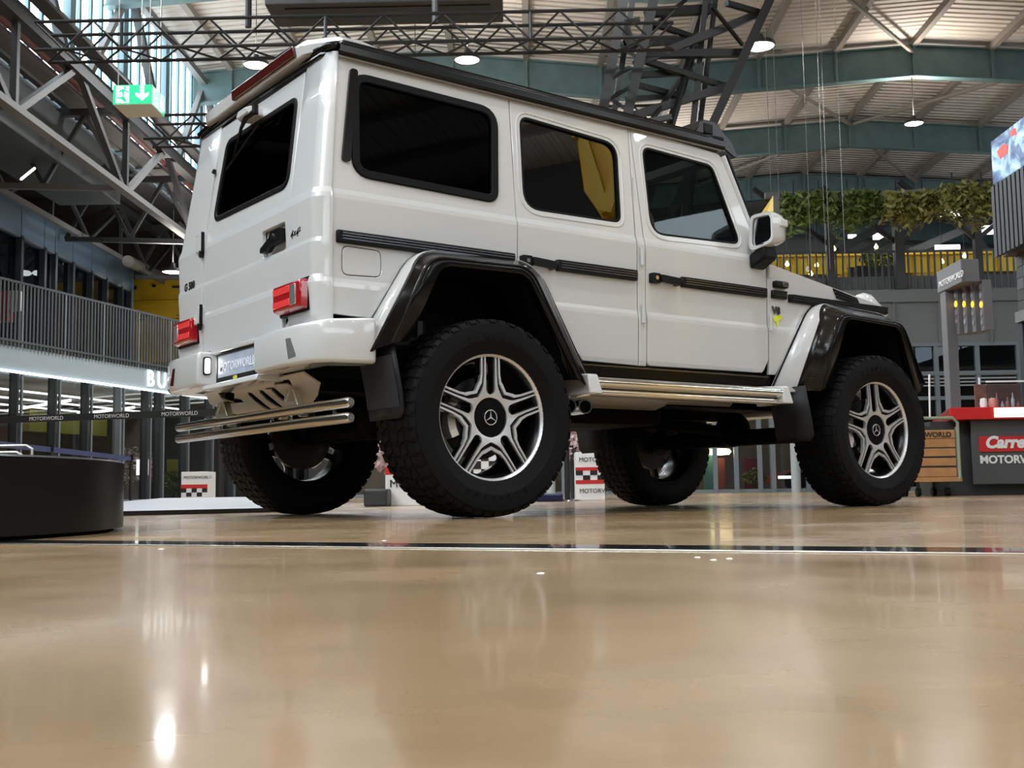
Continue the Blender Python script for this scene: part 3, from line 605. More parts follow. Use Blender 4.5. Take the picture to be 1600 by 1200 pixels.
# script on the back
def rear_text(body, y, z, size, m='chrome_dark', shear=0, sp=1): return text('badge', body, size, m, car, frame((interp(XR, z)-.004, y, z), (0, -1, 0), (0, 0, 1)), extrude=.003, shear=shear, bold=.002, space=sp)
rear_text('G 500', .735, 1.235, .060); rear_text('4×4²', -.605, 1.278, .052, 'chrome', shear=.25)
# rear face below the tailgate, bumper middle, number plate
panel('rear_apron', [(-.83, .845), (.83, .845), (.80, .905), (.468, .905), (.468, .868), (-.495, .868), (-.575, .92), (-.80, .92)], [], rearf(-.004), (1, 0, 0), zc=[], bevel=.002)
mb = MB(); mb.bb((-.70, -.33, .66), (-.775, .33, .855)); mb.hexa([(-.70, -.34, .652), (-.845, -.34, .655), (-.845, .34, .655), (-.70, .34, .652), (-.70, -.34, .69), (-.835, -.34, .684), (-.835, .34, .684), (-.70, .34, .69)]); mb.hexa([(-.70, -.34, .835), (-.80, -.34, .845), (-.80, .34, .845), (-.70, .34, .835), (-.70, -.34, .87), (-.80, -.34, .868), (-.80, .34, .868), (-.70, .34, .87)])
bc = mb.build('bumper_middle', 'paint', car, 35, .006)
pl = MB().bb((-.776, -.27, .700), (-.792, .255, .828)).build('number_plate', 'plate', car, bevel=.002)
pf = MB().prism([(-.28, .690), (.265, .690), (.265, .838), (-.28, .838)], lambda y, z: (-.796, y, z), lambda y, z: (-.776, y, z), [[(-.268, .716), (.253, .716), (.253, .828), (-.268, .828)]]).build('plate_frame', 'black_plastic', pl, bevel=.002)
text('plate_text', 'MOTORWORLD', .062, 'plate_text', pl, frame((-.7935, .225, .745), (0, -1, 0), (0, 0, 1)), extrude=.001, bold=.0005)
text('plate_note', 'G500', .022, 'yellow_text', pl, frame((-.7975, .04, .694), (0, -1, 0), (0, 0, 1)), extrude=.001, bold=.0008)
mb = MB(); mb.prism(rrect([(-.800, .740), (-.840, .735), (-.840, .832), (-.800, .832)], .012, 4), lambda x, z: (x, .3215, z), lambda x, z: (x, .335, z)); rl = mb.build('reversing_lamp', 'seal', car, bevel=.002)
mb = MB(); mb.prism(rrect([(-.806, .748), (-.834, .744), (-.834, .824), (-.806, .824)], .01, 4), lambda x, z: (x, .3195, z), lambda x, z: (x, .33, z)); mb.build('lamp_glass', 'lamp_white', rl)
# skid plate with three claw cuts, brackets and twin bars
def skf(o): return lambda y, t: (-.725+.16*t - o*.5, y, .675-.16*t - o*.85)
claw = lambda c: [(c+dy*1.0, t) for dy, t in ((.045, .30), (.020, .21), (-.012, .25), (-.028, .42), (-.050, .64), (-.085, .88), (-.038, .83), (.010, .68), (.040, .48))]
MB().prism([(-.60, 0), (.60, 0), (.66, .35), (.55, .62), (.30, 1.0), (-.30, 1.0), (-.55, .62), (-.66, .35)], skf(.006), skf(-.004), [claw(c) for c in (-.20, -.06, .08)] + [[(-.42, .10), (-.28, .06), (-.24, .16), (-.36, .20), (-.40, .30)], [(.44, .08), (.30, .08), (.26, .18), (.36, .42), (.46, .26)]]).build('skid_plate', 'skid', car, bevel=.002)
for y in (-.40, .44):
    sgn = 1 if y > 0 else -1
    mb = MB()
    for o in (-.075, .075): mb.hexa([(-.70, y+o*1.5-.012, .475), (-.66, y+o*1.5-.012, .475), (-.66, y+o*1.5+.018, .475), (-.70, y+o*1.5+.018, .475), (-.70, y-.014+o*.25, .61), (-.66, y-.014+o*.25, .61), (-.66, y+.016+o*.25, .61), (-.70, y+.016+o*.25, .61)])
    mb.bb((-.70, y-.06, .53), (-.685, y+.06, .55)); mb.build('bar_bracket', 'aluminium', car, bevel=.003)
for z, r in ((.507, .0235), (.442, .0235)):
    Y0, Y1 = -1.005, 1.045
    mb = MB(); mb.path([(-.705, Y0-.012, z), (-.705, Y0, z), (-.705, Y1, z), (-.705, Y1+.012, z)], [r*.7, r, r, r*.7], 18); mb.build('underride_bar', 'steel', car)
for y in (.44, -.40): MB().tube((-.69, y, .43), (-.69, y, .52), .012, 8).build('bar_link', 'chrome', car)
# roof, spoilers
RX = [-.70, -.62, -.3, .3, 1.1, 1.7, 1.86]
rows = []
for x in RX:
    z0 = 2.160-.011*(x+.65); rows.append([(x, y, z0 + .035*(1-(y/.80)**2) - (.03 if x == -.70 else 0)) for y in [-.80+.1*k for k in range(17)]])
mb = MB(); mb.grid(rows); ro = mb.build('roof', 'black_gloss', car, 40); sd = ro.modifiers.new('thickness', 'SOLIDIFY'); sd.thickness = .03; sd.offset = 1
# headliner and rear roof edge
mb = MB(); mb.path([(-.60, -.805, 2.118), (-.662, -.79, 2.120), (-.700, -.735, 2.122), (-.705, 0, 2.130), (-.700, .735, 2.122), (-.662, .79, 2.120), (-.60, .805, 2.118)], .014, 8); mb.build('gutter_trim', 'black_gloss', car)
# white roof spoiler at the back
def sp_section(y):
    w = abs(y)/.78; xb = -.735 + .10*max(0, w-.80)/.2; zb = 2.150; zt = 2.250 - .030*max(0, w-.6)/.4
    return [(xb+.045, y, zb), (xb, y, zb+.012), (xb-.008, y, zt-.035), (xb+.02, y, zt-.004), (xb+.12, y, zt), (-.34, y, zt-.03), (-.14+.0*w, y, 2.182), (-.16, y, 2.165)]
mb = MB(); V = mb.grid([sp_section(y) for y in (-.765, -.745, -.70, -.6, -.45, -.2, 0, .2, .45, .6, .70, .745, .765)], closed=True); mb.bm.faces.new(V[0]); mb.bm.faces.new(V[-1][::-1])
spo = mb.build('rear_spoiler', 'paint', car, 40)
mb = MB(); mb.hexa([(-.753, -.54, 2.168), (-.753, .20, 2.168), (-.70, .20, 2.168), (-.70, -.54, 2.168), (-.757, -.54, 2.218), (-.757, .20, 2.218), (-.70, .20, 2.218), (-.70, -.54, 2.218)]); mb.build('high_brake_light', 'red_dark', spo, 35, .005)
# black front roof spoiler with lamps
mb = MB(); V = mb.grid([[(1.62, y, 2.15), (1.69, y, 2.245), (1.79, y, 2.250), (1.93, y, 2.155), (1.98, y, 2.075), (1.955, y, 2.055), (1.86, y, 2.10), (1.70, y, 2.14)] for y in (-.80, -.76, -.5, 0, .5, .76, .80)], closed=True); mb.bm.faces.new(V[0]); mb.bm.faces.new(V[-1][::-1])
lb = mb.build('roof_light_bar', 'black_gloss', car, 40, .006)
for sy in (-1, 1): MB().bb((1.70, sy*.798, 2.165), (1.77, sy*.806, 2.225)).build('bar_marker', 'black_plastic', lb, bevel=.006)
# windscreen and pillars
WS = [(-.79, 0), (.79, 0), (.74, 1), (-.74, 1)]
wf = lambda o: (lambda y, t: (2.125-.262*t + o*.9, y, 1.43+.63*t + o*.4))
MB().prism(WS, wf(0), wf(-.006)).build('windscreen', 'glass_clear', car)
for sy in (-1, 1):
    mb = MB(); mb.path([(2.140, sy*.845, 1.405), (1.995, sy*.823, 1.74), (1.862, sy*.803, 2.055)], .024, 8); mb.build('windscreen_pillar', 'black_gloss', car)
    mb = MB(); mb.path([(2.112, sy*.862, 1.42), (1.965, sy*.838, 1.75), (1.838, sy*.812, 2.045)], .016, 8); mb.build('pillar_trim', 'paint', car)
# bonnet
rows = []
for x, z, w in ((2.10, 1.440, .845), (2.16, 1.438, .845), (2.55, 1.385, .85), (2.95, 1.318, .85), (3.18, 1.262, .85), (3.235, 1.235, .845), (3.25, 1.18, .84)):
    rows.append([(x, -w-.012, z-.09), (x, -w-.010, z-.03), (x, -w+.03, z), (x, -w*.6, z+.018), (x, 0, z+.03), (x, w*.6, z+.018), (x, w-.03, z), (x, w+.010, z-.03), (x, w+.012, z-.09)])
mb = MB(); mb.grid(rows); bo = mb.build('bonnet', 'paint', car, 50); sd = bo.modifiers.new('thickness', 'SOLIDIFY'); sd.thickness = .015; sd.offset = -1
for sy in (-1, 1):
    f = sidef(sy, .004)
    vn = MB().prism([(2.700, 1.337), (2.925, 1.298), (2.955, 1.255), (2.735, 1.282)], sidef(sy, .006), sidef(sy, -.02)).build('bonnet_vent', 'black_plastic', bo)
    for k in range(5):
        t = (k+.5)/5; MB().prism([(2.705+.03*t, 1.335-.055*t), (2.927+.03*t, 1.297-.042*t), (2.928+.03*t, 1.291-.042*t), (2.706+.03*t, 1.329-.055*t)], sidef(sy, .012), sidef(sy, -.0)).build('slat', 'chrome_dark' if k % 2 else 'black_plastic', bo)
# nose: grille, headlamps, front bumper
MB().bb((3.20, -.84, .84), (3.245, .84, 1.20)).build('front_panel', 'paint', car, bevel=.01)
MB().bb((3.24, -.42, .92), (3.27, .42, 1.16)).build('grille', 'black_plastic', car, bevel=.01)
for sy in (-1, 1): MB().tube((3.23, sy*.62, 1.03), (3.29, sy*.62, 1.03), .11, 24).build('headlamp', 'clear_lens', car)
MB().bb((3.22, -.92, .62), (3.42, .92, .86)).build('front_bumper', 'paint', car, bevel=.03)
for sy in (-1, 1):
    text('wing_badge', 'V8' if sy < 0 else '8V', .062, 'chrome_dark', car, frame((2.140 if sy < 0 else 2.24, sy*.880, 1.135), (-sy, 0, 0), (0, 0, 1)), extrude=.003, bold=.002) if sy < 0 else None
mb = MB(); mb.prism([(2.148, 1.110), (2.175, 1.128), (2.238, 1.128), (2.222, 1.108), (2.198, 1.098), (2.196, 1.072), (2.180, 1.055), (2.176, 1.085), (2.155, 1.092)], sidef(-1, .003), sidef(-1, -.001)); mb.build('wing_decal', 'lime', car)
# ---------------- cabin
MB().bb((-.70, -.80, .80), (2.10, .80, .84)).build('cabin_floor', 'lining', car)
MB().bb((-.66, -.78, 2.085), (1.80, .78, 2.10)).build('headliner', 'lining', car)
MB().bb((1.80, -.80, .84), (2.10, .80, 1.44)).build('dashboard', 'seat', car, bevel=.03)
def seat(x, y, w):
    mb = MB(); mb.bb((x-.05, y-w/2, 1.10), (x+.46, y+w/2, 1.22)); st = mb.build('seat', 'seat', car, 35, .04, 3)
    rt = Matrix.Rotation(R(-14), 3, 'Y'); MB().box((x-.11, y, 1.50), (.13, w, .62), rt).build('backrest', 'seat', st, 35, .04, 3)
    if w < .7: MB().box((x-.20, y, 1.895), (.10, .27, .18), rt).build('headrest', 'seat', st, 35, .035, 3)
    else:
        for q in (-.4, .4): MB().box((x-.20, y+q, 1.87), (.09, .25, .15), rt).build('headrest', 'seat', st, 35, .03, 3)
seat(1.35, -.38, .50); seat(1.35, .38, .50); seat(.45, 0, 1.30)
mb = MB(); pts = [(1.72+.05*math.cos(a), .38+.185*math.sin(a), 1.42+.175*math.cos(a)) for a in [k*math.pi/10 for k in range(20)]]; mb.path(pts, .014, 8, closed=True); mb.build('steering_wheel', 'seat', car)
for sy in (-1, 1):
    mb = MB(); mb.path([(1.05, sy*.765, 1.96), (1.00, sy*.80, 1.55), (1.03, sy*.80, 1.1)], .02, 4); mb.build('seat_belt', 'belt_grey', car)
    MB().bb((.98, sy*.74, 1.52), (1.12, sy*.78, 2.08)).build('pillar_lining', 'lining', car)
MB().bb((1.72, -.03, 1.88), (1.735, .20, 1.95)).build('inside_mirror', 'seat', car, bevel=.01)
# ---------------- chassis
for y in (-.45, .45): MB().bb((-.65, y-.05, .60), (3.2, y+.05, .72)).build('chassis_rail', 'under', car)
MB().bb((-.70, -.62, .66), (3.15, .62, .80)).build('underbody', 'under', car)
for x in (0, 2.85):
    ax = MB().tube((x, -.80, .46), (x, .80, .46), .055, 12).build('axle', 'under', car)
    mb = MB(); bmesh.ops.create_uvsphere(mb.bm, u_segments=16, v_segments=10, radius=.12, matrix=Matrix.Translation((x, .12 if x else 0, .52))); mb.build('differential', 'under', ax)
    for sy in (-1, 1):
        MB().bb((x-.10, sy*.70, .42), (x+.10, sy*.78, .68)).build('portal_hub', 'under', ax, bevel=.02)
        mb = MB(); mb.path([(x-.12, sy*.60, .50), (x-.10, sy*.58, .95)], .04, 10); mb.build('damper', 'dark_metal', ax)
mb = MB(); mb.path([(.85, -.62, .63), (.92, -.62, .63), (1.42, -.62, .63), (1.5, -.62, .63)], [.04, .07, .07, .04], 14); mb.build('silencer', mat('silencer_metal', (.28, .25, .21), .5, .5), car)
mb = MB(); mb.path([(1.5, -.62, .63), (2.1, -.55, .64)], .032, 10); mb.build('exhaust_pipe', 'silencer_metal', car)
MB().bb((.85, -.35, .50), (1.75, .45, .66)).build('gearbox', 'under', car, bevel=.04)
MB().tube((1.4, .1, .58), (2.85, .1, .5), .035, 10).build('drive_shaft', 'under', car); MB().tube((0, 0, .5), (.9, .1, .58), .035, 10).build('drive_shaft', 'under', car)
for sy in (-1, 1): MB().tube((.15, sy*.62, .45), (1.0, sy*.5, .58), .03, 8).build('trailing_arm', 'under', car)

# ---------------- wheels (local: x forward, z up, outward = -y)
WR = .458
def wp(r, t, a): return (r*math.cos(t), -a, r*math.sin(t))
def make_wheel():
    mb = MB(); mb.lathe([(.296, .128), (.299, .136), (.291, .136), (.284, .122), (.270, .108), (.258, .05), (.256, -.05), (.264, -.11), (.288, -.132), (.298, -.132), (.290, -.118), (.272, -.10), (.266, 0), (.272, .09)], wp, 72, closed=True)
    rim = mb.mesh('wheel', 'rim_black', 40); W = {}
    prof = [(.288, -.120), (.292, -.138), (.312, -.150), (.350, -.162), (.390, -.165), (.420, -.160), (.437, -.150), (.4465, -.134), (.449, -.06), (.4495, 0), (.449, .06), (.4465, .134), (.437, .150), (.432, .1535), (.428, .155), (.4265, .1605), (.390, .165), (.352, .162), (.3475, .1585), (.312, .150), (.292, .138), (.288, .120)]
    mb = MB(); mb.lathe(prof, wp, 96); tire = mb.mesh('tire', 'rubber', 30)
    mb = MB(); N = 50
    for k in range(N):
        t0 = k*2*math.pi/N; dt = 2*math.pi/N
        for a0, a1, off, fr, sk in ((-.150, -.098, 0, .70, .16), (-.090, -.036, .45, .74, -.35), (-.029, .029, .15, .72, .30), (.036, .090, .6, .74, -.35), (.098, .150, .3, .70, .16)):
            o = t0+off*dt; ro0 = WR-.001-(.0065 if abs(a0) > .12 else 0); ro1 = WR-.001-(.0065 if abs(a1) > .12 else 0); b0 = .452-(.010 if abs(a0) > .12 else 0)-.006; b1 = .452-(.010 if abs(a1) > .12 else 0)-.006
            q = sk*dt
            mb.hexa([wp(b0, o, a0), wp(b1, o+q, a1), wp(b1, o+q+dt*fr, a1), wp(b0, o+dt*fr, a0), wp(ro0, o+.01, a0+.002), wp(ro1, o+q+.01, a1-.002), wp(ro1, o+q+dt*fr-.01, a1-.002), wp(ro0, o+dt*fr-.01, a0+.002)])
        for sg in (-1, 1):           # shoulder lugs running down the side wall
            o = t0+.3*dt if sg > 0 else t0; f = .68 if k % 2 else .55; lo = .428 if k % 2 else .436
            mb.hexa([wp(.4515, o, sg*.148), wp(.4515, o+dt*f, sg*.148), wp(lo, o+dt*f, sg*.1595), wp(lo, o, sg*.1595), wp(.440, o, sg*.13), wp(.440, o+dt*f, sg*.13), wp(lo-.004, o+dt*f, sg*.14), wp(lo-.004, o, sg*.14)])
    tread = mb.mesh('tread', 'rubber', 0)
    mb = MB(); P = lambda u, v, a: (u, -a, v)
    def rotp(p, t): c, s = math.cos(t), math.sin(t); return (p[0]*c-p[1]*s, p[0]*s+p[1]*c)
    # black spokes
    blk = MB()
    for k in range(5):
        t = k*2*math.pi/5
        for s in (-1, 1):
            q = [(s*.018, .29), (s*.054, .285), (s*.056, .15), (s*.06, .09), (s*.02, .09)]
            q = [rotp(p, t) for p in q]; blk.prism(q, lambda u, v: P(u, v, .112), lambda u, v: P(u*.98, v*.98, .072))
        v1 = rotp((0, .150), t+math.pi/5)
        q = [rotp(p, t) for p in ((-.052, .16), (-.05, .10), (-.09, .07))] + [v1]
    for k in range(5):
        t = k*2*math.pi/5; w = math.pi/5
        q = [rotp((.05, .20), t), rotp((.05, .155), t), rotp((0, .145), t-w), rotp((0, .08), t-w), rotp((.03, .09), t)]; blk.prism(q, lambda u, v: P(u, v, .110), lambda u, v: P(u, v, .075))
        q = [rotp((-.05, .20), t), rotp((-.05, .155), t), rotp((0, .145), t+w), rotp((0, .08), t+w), rotp((-.03, .09), t)]; blk.prism(q, lambda u, v: P(u, v, .110), lambda u, v: P(u, v, .075))
    blk.lathe([(.001, .104), (.10, .104), (.10, .05), (.001, .05)], wp, 40)
    blk.lathe([(.05, .05), (.07, -.03), (.09, -.08), (.001, -.08)], wp, 30)
    spokes = blk.mesh('spokes', 'rim_black', 35)
    sil = MB()
    for k in range(5):
        t = k*2*math.pi/5; w = math.pi/5
        # inner fork: between slot and groove, joined to the hub
        arc = [(.092*math.sin(a), .092*math.cos(a)) for a in [w - j*2*w/8 for j in range(9)]]
        v2r = (.113*math.sin(w), .113*math.cos(w)); v2l = (-v2r[0], v2r[1])
        uend = [(.0255*math.cos(a), .131-.0255*math.sin(a)) for a in [j*math.pi/8 for j in range(9)]]
        poly = [v2r, (.047, .125), (.039, .146), (.0345, .20), (.0335, .288), (.0265, .289), (.0255, .20)] + uend + [(-.0255, .20), (-.0265, .289), (-.0335, .288), (-.0345, .20), (-.039, .146), (-.047, .125), v2l] + arc[::-1]
        sil.prism([rotp(p, -t) for p in poly], lambda u, v: P(u, v, .122-.10*max(0, .13-math.hypot(u, v))), lambda u, v: P(u, v, .104))
        # outer chevron shared by two neighbouring spokes
        def arm(sg, o):             # points in the frame of the V axis
            A = (-.046 if o else -.0575, .286 if o else .283)
            return [A, ((-.047, .20) if o else (-.0575, .20)), ((-.054, .158) if o else (-.066, .165)), None]
        L = [(.0435, .287), (.0445, .20), (.0495, .156), (.060, .140)]; O = [(.0525, .285), (.0540, .20), (.0605, .166), (.0700, .153)]
        vin = (.133*math.sin(w), .133*math.cos(w)); vout = (.148*math.sin(w), .148*math.cos(w))
        def mir(p):                  # reflect about the axis at angle w from vertical
            a = 2*w; x, y = p; c, s = math.cos(a), math.sin(a); return (-x*c+y*s, x*s+y*c)
        poly = L + [vin] + [mir(p) for p in L[::-1]] + [mir(p) for p in O] + [vout] + O[::-1]
        sil.prism([rotp(p, -t) for p in poly], lambda u, v: P(u, v, .122-.10*max(0, .13-math.hypot(u, v))), lambda u, v: P(u, v, .104))
    sil.lathe([(.279, .114), (.281, .126), (.286, .130), (.293, .138), (.298, .138), (.299, .130), (.29, .118)], wp, 90, closed=True)
    face = sil.mesh('machined_face', 'machined', 30)
    mb = MB(); mb.lathe([(.001, .118), (.040, .118), (.042, .113), (.090, .112), (.096, .104), (.096, .09)], lambda r, t, a: wp(r*(1-.025*(r > .085)*math.cos(10*t)), t, a), 60); cap = mb.mesh('centre_cap', 'black_gloss', 35)
    mb = MB(); mb.path([(.034*math.cos(a), -.119, .034*math.sin(a)) for a in [j*math.pi/16 for j in range(32)]], .0022, 6, closed=True)
    for j in range(3):
        a = math.pi/2+j*2*math.pi/3; mb.prism([(.0035*math.cos(a+1.57), .0035*math.sin(a+1.57)), (.0035*math.cos(a+3.14), .0035*math.sin(a+3.14)), (.0035*math.cos(a-1.57), .0035*math.sin(a-1.57)), (.032*math.cos(a), .032*math.sin(a))], lambda u, v: P(u, v, .121), lambda u, v: P(u, v, .117))
    star = mb.mesh('cap_emblem', 'machined', 35)
    mb = MB(); mb.lathe([(.05, .02), (.19, .02), (.19, -.01), (.05, -.01)], wp, 48, closed=True); disc = mb.mesh('brake_disc', 'dark_metal', 35)
    mb = MB(); mb.path([(.16*math.cos(a), -.02, .16*math.sin(a)) for a in [R(150)+j*R(60)/6 for j in range(7)]], .045, 8); cal = mb.mesh('brake_caliper', 'reflector', 40)
    lets = []
    for word, mid_, r_ in (('PIRELLI', 90, .372), ('SCORPION', 270, .372)):
        for j, ch in enumerate(word):
            a = R(mid_ - (j-(len(word)-1)/2)*7.2)
            lets.append((ch, a, r_))
    return [('tire', tire), ('tread', tread), ('spokes', spokes), ('machined_face', face), ('centre_cap', cap), ('cap_emblem', star), ('brake_disc', disc), ('brake_caliper', cal)], rim, lets
wparts, rim_me, lets = make_wheel()
LT = {ch: text_mesh(ch, .036, 'rim_black', extrude=.0012, bold=.001, align='CENTER') for ch in sorted({l[0] for l in lets})}
for x, sy, rot in ((0, -1, 0), (2.85, -1, 5), (0, 1, 36), (2.85, 1, 20)):
    W = Matrix.Translation((x, sy*.926, WR)) @ Matrix.Rotation(math.pi if sy > 0 else 0, 4, 'Z') @ Matrix.Rotation(R(-rot), 4, 'Y')
    wl = link('wheel', rim_me, car, W)
    for n, me in wparts:
        o = link(n, me, wl, W)
        if n == 'tread': o['kind'] = 'stuff'
    if sy < 0:
        for ch, a, r_ in lets:
            er = Vector((math.cos(a), 0, math.sin(a))); et = Vector((math.sin(a), 0, -math.cos(a)))
            link('raised_letter', LT[ch], wl, W @ frame(er*(r_-.012)+Vector((0, -.1638, 0)), et, er))
# ================================================================== THINGS IN THE HALL
mat('facade_blue', (.13, .19, .25), .45, noise=.1, nscale=2)
mat('facade_grey', (.27, .32, .35), .5, noise=.06, nscale=2)
mat('mullion', (.035, .042, .048), .4, .3)
mat('mullion_light', (.17, .20, .22), .4, .3)
mat('rail', (.085, .092, .10), .4, .4)
mat('shop_wall', (.20, .165, .13), .8, noise=.4, nscale=2)
mat('shop_ceiling', (.3, .28, .26), .8)
mat('strip_white', (1, 1, 1), .4, emit=(1, .93, .82), es=4)
mat('strip_led', (1, 1, 1), .4, emit=(.80, .95, 1), es=3)
mat('strip_red', (1, .2, .1), .4, emit=(1, .16, .06), es=2.2)
mat('letter_lit', (1, 1, 1), .4, emit=(.85, .97, 1), es=2)
mat('yellow', (.62, .36, .012), .45, noise=.25, nscale=1.5)
mat('yellow_bright', (.75, .50, .02), .45, noise=.1)
mat('white_print', (.80, .80, .80), .45)
mat('red_print', (.55, .02, .02), .4)
mat('black_print', (.012, .012, .012), .4)
mat('exit_green', (.0, .5, .2), .35, emit=(.0, .62, .26), es=1.0)
mat('exit_white', (.9, .95, .92), .4, emit=(.8, 1, .88), es=1.1)
mat('exit_under', (.62, .64, .60), .4)
mat('chain', (.55, .55, .53), .35, .8)
mat('belt_black', (.012, .012, .013), .5)
mat('belt_blue', (.04, .05, .14), .5)
mat('text_grey', (.55, .55, .55), .4)
mat('podium_black', (.005, .005, .006), .3, spec=.3)
mat('ramp_white', (.40, .41, .45), .4, bump=.3, bscale=120)
mat('fascia', (.15, .165, .165), .55, noise=.08, nscale=2)
mat('panel_dark', (.03, .032, .034), .5)
mat('gantry_grey', (.13, .125, .135), .45)
mat('amber', (1, .55, .02), .3, emit=(1, .5, .02), es=3)
mat('unlit_lens', (.25, .25, .26), .2)
mat('counter_red', (.62, .012, .016), .28, coat=.6)
mat('counter_grey', (.075, .077, .080), .5)
mat('wood', (.42, .20, .075), .55, noise=.3, nscale=9)
mat('frame_green', (.32, .36, .26), .45, .4)
mat('leaf', (.085, .13, .022), .6, noise=.5, nscale=5)
mat('leaf_dry', (.20, .19, .045), .6, noise=.4, nscale=5)
mat('bulb', (1, .8, .5), .3, emit=(1, .72, .36), es=12)
mat('blossom', (.55, .42, .42), .6, noise=.3, nscale=20)
mat('tealcloth', (.05, .16, .15), .6); mat('maroon', (.13, .02, .03), .6); mat('skinbeige', (.5, .4, .3), .6)
mat('roof_light', (1, 1, 1), .4, emit=(.95, .97, 1), es=3)
glass('pane', (.75, .80, .82), (.8, .9, 1))
glass('pane_dark', (.22, .24, .25), (.7, .8, .9))
m, nt, b = nodes_of('led_picture'); tc = nt.nodes.new('ShaderNodeTexCoord'); nz = nt.nodes.new('ShaderNodeTexNoise'); nz.inputs['Scale'].default_value = 3.2; nz.inputs['Detail'].default_value = 6; nz.inputs['Distortion'].default_value = 1.2
nt.links.new(tc.outputs['Object'], nz.inputs['Vector']); rp = nt.nodes.new('ShaderNodeValToRGB'); cr_ = rp.color_ramp; cr_.elements[0].position = .34; cr_.elements[0].color = (.02, .05, .16, 1); cr_.elements[1].position = .66; cr_.elements[1].color = (.62, .80, .92, 1)
e = cr_.elements.new(.47); e.color = (.12, .22, .42, 1); e = cr_.elements.new(.55); e.color = (.35, .58, .72, 1)
nt.links.new(nz.outputs['Fac'], rp.inputs[0]); nt.links.new(rp.outputs[0], b.inputs['Emission Color']); b.inputs['Emission Strength'].default_value = 1.3; b.inputs['Base Color'].default_value = (.01, .01, .01, 1)

Z = (0, 0, 1)
SD = HM.to_3x3() @ Vector((1, 0, 0)); DD = HM.to_3x3() @ Vector((0, 1, 0))
def hpv(x, y, d): return H(*hp(x, y, d))

# ---------------- exit sign: a hanging four-sided lantern
s0, d0, z0 = hp(176, 163, 17.6); s1 = hp(237, 163, 17.6)[0]; zt = hp(176, 133, 17.6)[2]; d1 = d0+.64
ex = hthing('exit_sign', 'green illuminated exit sign box hanging on chains at upper left', 'exit sign', (s0+s1)/2, (d0+d1)/2, z0)
MB(HM).bb((s0, d0, z0), (s1, d1, zt)).build('box', 'exit_green', ex, 0, .006); MB(HM).bb((s0+.005, d0+.005, z0-.006), (s1-.005, d1-.005, z0+.001)).build('underside', 'exit_under', ex, 0)
w = s1-s0; h = zt-z0
def exit_face(o, x):
    M = frame(o, x, Z); f0 = lambda u, v: M @ Vector((u*w, v*h, .006)); f1 = lambda u, v: M @ Vector((u*w, v*h, -.002)); g0 = lambda u, v: M @ Vector((u*w, v*h, .010))
    MB().prism([(.08, .06), (.42, .06), (.42, .94), (.08, .94)], f0, f1).build('pictogram_field', 'exit_white', ex, 0)
    MB().prism([(.70, .95), (.80, .95), (.80, .50), (.92, .60), (.92, .44), (.75, .16), (.58, .44), (.58, .60), (.70, .50)], f0, f1).build('arrow', 'exit_white', ex, 0)
    mb = MB(); mb.prism([(.17, .60), (.28, .68), (.36, .60), (.41, .60), (.41, .66), (.34, .68), (.30, .78), (.20, .74), (.15, .60)], g0, f0); mb.prism([(.23, .70), (.31, .72), (.28, .45), (.36, .12), (.31, .10), (.24, .38), (.19, .34), (.10, .36), (.10, .30), (.22, .26), (.26, .44)], g0, f0)
    mb.prism([(.31+.035*math.cos(a), .84+.07*math.sin(a)) for a in [k*math.pi/4 for k in range(8)]], g0, f0); mb.build('running_figure', 'exit_green', ex, 0)
exit_face(H(s0, d0, z0), SD); exit_face(H(s1, d0, z0), DD)
for s, d in ((s0+.06, d0+.06), (s0+.25, d1-.06), (s1-.06, d0+.06), (s1-.06, d1-.06)): strut('chain', H(s, d, zt), H(s, d, 11.5), .022, 'chain', ex, 'cyl')

# ---------------- black lighting trusses
def box_truss(label, sA, dA, sB, dB, zb, zt, wd, step, grp='black lighting trusses'):
    t = hthing('lighting_truss', label, 'truss', (sA+sB)/2, (dA+dB)/2, zb, grp)
    A = Vector((sA, dA, 0)); B = Vector((sB, dB, 0)); n = int((B-A).length/step); dv = Vector((0, wd, 0))
    for o, z in ((0, zb), (0, zt), (wd, zb), (wd, zt)): strut('chord', H(*(A+Vector((0, o, z)))), H(*(B+Vector((0, o, z)))), .055, 'truss_black', t, 'cyl')
    for k in range(n):
        p, q = A+(B-A)*k/n, A+(B-A)*(k+1)/n
        for o in (0, wd):
            a, b = (zb, zt) if k % 2 else (zt, zb); strut('diagonal', H(p.x, p.y+o, a), H(q.x, q.y+o, b), .034, 'truss_black', t, 'cyl')
        a, b = (0, wd) if k % 2 else (wd, 0); strut('diagonal', H(p.x, p.y+a, zb), H(q.x, q.y+b, zb), .034, 'truss_black', t, 'cyl')
        if k % 7 == 3: strut('frame', H(p.x, p.y, zb), H(p.x, p.y, zt), .05, 'truss_black', t, 'cyl')
    return t
box_truss('long black lighting truss above the car, upper one', hp(55, 30, 16)[0], 16, 2.2, 16, 6.62, 7.04, .5, .42)
t2 = hp(225, 190, 19.6); box_truss('black lighting truss behind the roof edge, lower one', t2[0], 19.6, 2.3, 19.6, 6.42, 6.84, .5, .42)
for x, lb in ((388, 'left'), (680, 'middle')):
    s, _, z = hp(x, 30, 16.25)
    tag(strut('truss_hanger', H(s, 16.25, 7.0), H(s, 16.25, 13.9), .10, 'truss_black', None, 'cyl'), 'black hanger post holding the upper lighting truss, %s one' % lb, 'post', 'truss hangers')
